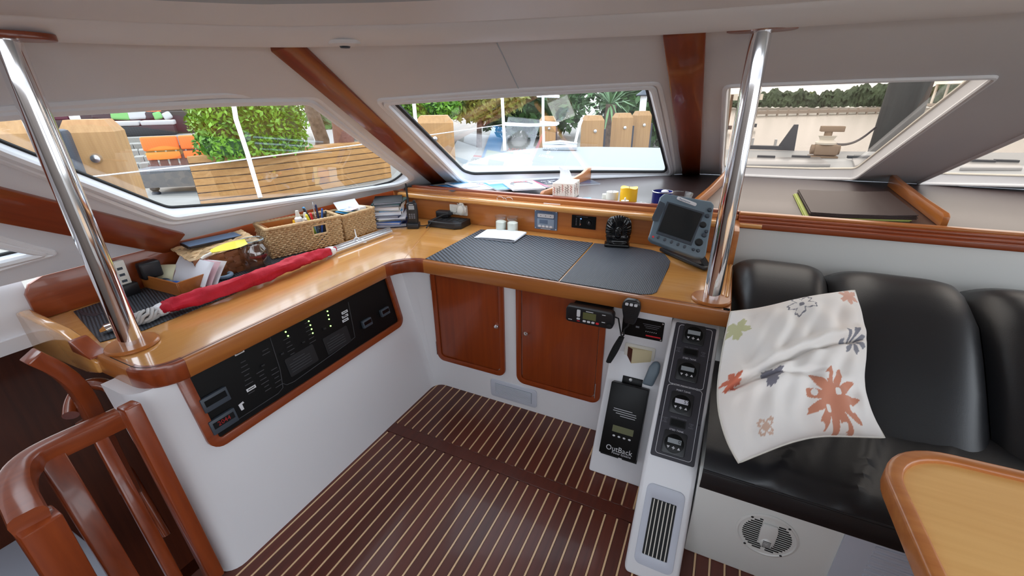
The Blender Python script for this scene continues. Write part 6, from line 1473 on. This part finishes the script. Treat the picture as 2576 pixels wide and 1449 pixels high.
dp2 = thing('garden_screen', 'dark panel wall standing on the terrace behind the chairs', 'screen', M=Mter(435, 330)); G().box((.6, .3, .8), (1.6, .1, 1.6)).obj('panel', M_darkw, dp2); G().box((.6, .3, 1.62), (1.64, .14, .06)).obj('top_rail', M_darkw, dp2)
db = thing('daybed', 'dark grey low daybed on bun feet beside the planter', 'daybed', M=basis(tuple(Zp(372, 492, GZ)), Vector(Zp(585, 480, GZ)-Zp(372, 492, GZ)), bkv))
L_ = float(np.linalg.norm(Zp(585, 480, GZ)-Zp(372, 492, GZ)))
V = [(-.18, -.05, .46), (L_+.1, -.05, .46), (L_, 0, .14), (.0, 0, .14)]; V += [(x, y+.9, z) for x, y, z in V]
G().add(V, [(0, 1, 2, 3), (4, 7, 6, 5), (0, 4, 5, 1), (1, 5, 6, 2), (2, 6, 7, 3), (3, 7, 4, 0)]).obj('base', M_daybed, db)
for x_ in (.12, L_-.12): G().lathe([(0, 0), (.07, 0), (.08, .03), (.05, .07), (.08, .10), (.08, .15), (0, .15)], 16, T(x_, .08, 0)).obj('bun_foot', M_darkw, db)
ol_ = thing('lounge_chair', 'orange cushioned wooden lounge chair behind the dark daybed', 'chair', M=basis(tuple(Zp(405, 462, GZ)), dv, bkv))
G().box((.55, .3, .34), (1.35, .5, .06)).obj('seat_frame', M_bark2, ol_)
for k in range(7): G().box((.0+.185*k, .0, .55), (.15, .03, .5)).obj('back_slat', M_bark2, ol_, bev=.005, seg=1)
for k in range(2): G().box((.22+.68*k, .0, .86), (.66, .14, .30)).obj('back_cushion', M_orange, ol_, bev=.04, seg=3); G().box((.22+.68*k, -.03, .60), (.62, .06, .16)).obj('pad', M_orange, ol_, bev=.02)
for x_ in (-.1, 1.2): G().box((x_, .05, .2), (.06, .06, .42)).obj('leg', M_bark2, ol_); G().box((x_, .5, .2), (.06, .06, .42)).obj('leg', M_bark2, ol_)
# ---- far shore beyond the tinted windows
V = []; F = []; r_ = np.random.default_rng(12); NS = 420; rows_ = 9
for i in range(NS+1):
    x = 1650+i*(3400-1650)/NS; b = Zp(x, 273-.006*(x-1900), WZ); dd = (b-CAM); dd[2] = 0; dist = np.linalg.norm(dd); dd /= dist; dd *= 1
    b = CAM+dd*min(dist, 135); b[2] = WZ; hgt = 3.0+.55*math.sin(i*.11)+.35*math.sin(i*.37+1)+.3*math.sin(i*.83)+.5*r_.random()+.004*(x-1900)
    for j in range(rows_):
        v = j/(rows_-1); V.append(tuple(b+dd*(v*v*5+r_.normal()*.35)+np.array([0, 0, .6+hgt*math.sin(v*PI/2)*(1 if j < rows_-1 else 1)+r_.normal()*.12])))
F = [(i*rows_+j, (i+1)*rows_+j, (i+1)*rows_+j+1, i*rows_+j+1) for i in range(NS) for j in range(rows_-1)]
o = G().add(V, F).obj('far_forest', M_far, smooth=False); o['kind'] = 'stuff'; tag(o, 'dark green forest along the far river bank', 'forest')
fr0 = [V[i*rows_] for i in range(0, NS+1, 6)]
G_ = G().tube([(p[0], p[1], p[2]-.6) for p in fr0], 1.1, 6, flat=.5).obj('ground_far_bank', M_stone, smooth=True); struct(G_, 'low pale far river bank')
da, dbb = Zp(1895, 288, WZ), Zp(2218, 281, WZ); da = CAM+(da-CAM)*.9; dbb = CAM+(dbb-CAM)*.9
dv2 = Vector((dbb[0]-da[0], dbb[1]-da[1], 0)); Mdk = basis((da[0], da[1], WZ), dv2, (-dv2.y, dv2.x, 0)); dkk = thing('far_pier', 'long low grey pier in front of the far river bank', 'pier', M=Mdk)
M_pier = pm('pier_wood', C(150, 140, 130), .8); G().box((dv2.length/2, 0, .55), (dv2.length, 1.6, .5)).obj('deck', M_pier, dkk)
for k in range(14): G().tube([(dv2.length*k/13, -.7, -.3), (dv2.length*k/13, -.7, 1.0)], .16, 8).obj('pier_post', M_pier, dkk, )
for k, x_ in enumerate((2276, 2290, 2304)):
    c = Zp(x_, 275, WZ); c = CAM+(c-CAM)*.75; o = G().tube([(0, 0, -.3), (0, 0, 3.2)], .26, 10).obj('dock_post', M_offw, smooth=True); o.location = (c[0], c[1], WZ); tag(o, ('left', 'middle', 'right')[k]+' of three pale posts right of the dark piling', 'post', 'pale dock posts')
c = Zp(2187, 268, WZ); c = CAM+(c-CAM)*.8; rv = thing('camper', 'white motor camper parked on the far bank', 'camper', M=basis((c[0], c[1], WZ+1.0), dv2, (-dv2.y, dv2.x, 0)))
G().prism([(-2.3, .5), (2.3, .5), (2.3, 2.9), (-1.6, 2.9), (-2.3, 2.3), (-2.5, 1.2)], -1, 1, Matrix(((1, 0, 0, 0), (0, 0, -1, 0), (0, 1, 0, 0), (0, 0, 0, 1)))).obj('body', M_white, rv, bev=.1)
for x_ in (-1.5, .2, 1.3): G().box((x_, -1.02, 2.0), (.7, .05, .5)).obj('window', M_blackg, rv)
for x_ in (-1.4, 1.3): G().tube([(x_, -1.05, .42), (x_, -.7, .42)], .42, 16).obj('wheel', M_blackm, rv)
for k, px in enumerate(((1832, 300), (1895, 296))):
    c = Zp(px[0], px[1], WZ); c = CAM+(c-CAM)*.6; o = thing('channel_marker', ('left', 'right')[k]+' slim marker post with sign beside the right chrome pole', 'marker', (c[0], c[1], WZ), group='channel markers in the river'); G().tube([(0, 0, -.3), (0, 0, 3.0)], .12, 8).obj('post', M_bark, o); G().box((0, 0, 2.8), (.9, .08, .5)).obj('sign', M_offw, o); G().box((0, 0, .4), (.8, .8, .3)).obj('float', M_greyd, o)
rfp = thing('boat_house', 'pale boat house roof at the upper right of the tinted window', 'boat house', M=basis(tuple(CAM+(Zp(2410, 268, WZ)-CAM)*.6), dv2, (-dv2.y, dv2.x, 0)))
G().prism([(-3, 3.4), (4.5, 3.4), (3.5, 4.6), (-2, 4.6)], -3, 3, Matrix(((1, 0, 0, 0), (0, 0, -1, 0), (0, 1, 0, 0), (0, 0, 0, 1)))).obj('roof', M_offw, rfp)
for x_ in (-2.4, 0, 2.4): G().box((x_, -2.5, 1.7), (.25, .25, 3.4)).obj('post', M_offw, rfp); G().box((x_, 2.5, 1.7), (.25, .25, 3.4)).obj('post', M_offw, rfp)
G().box((0, 0, .3), (8, 6, .4)).obj('dock', M_pier, rfp)
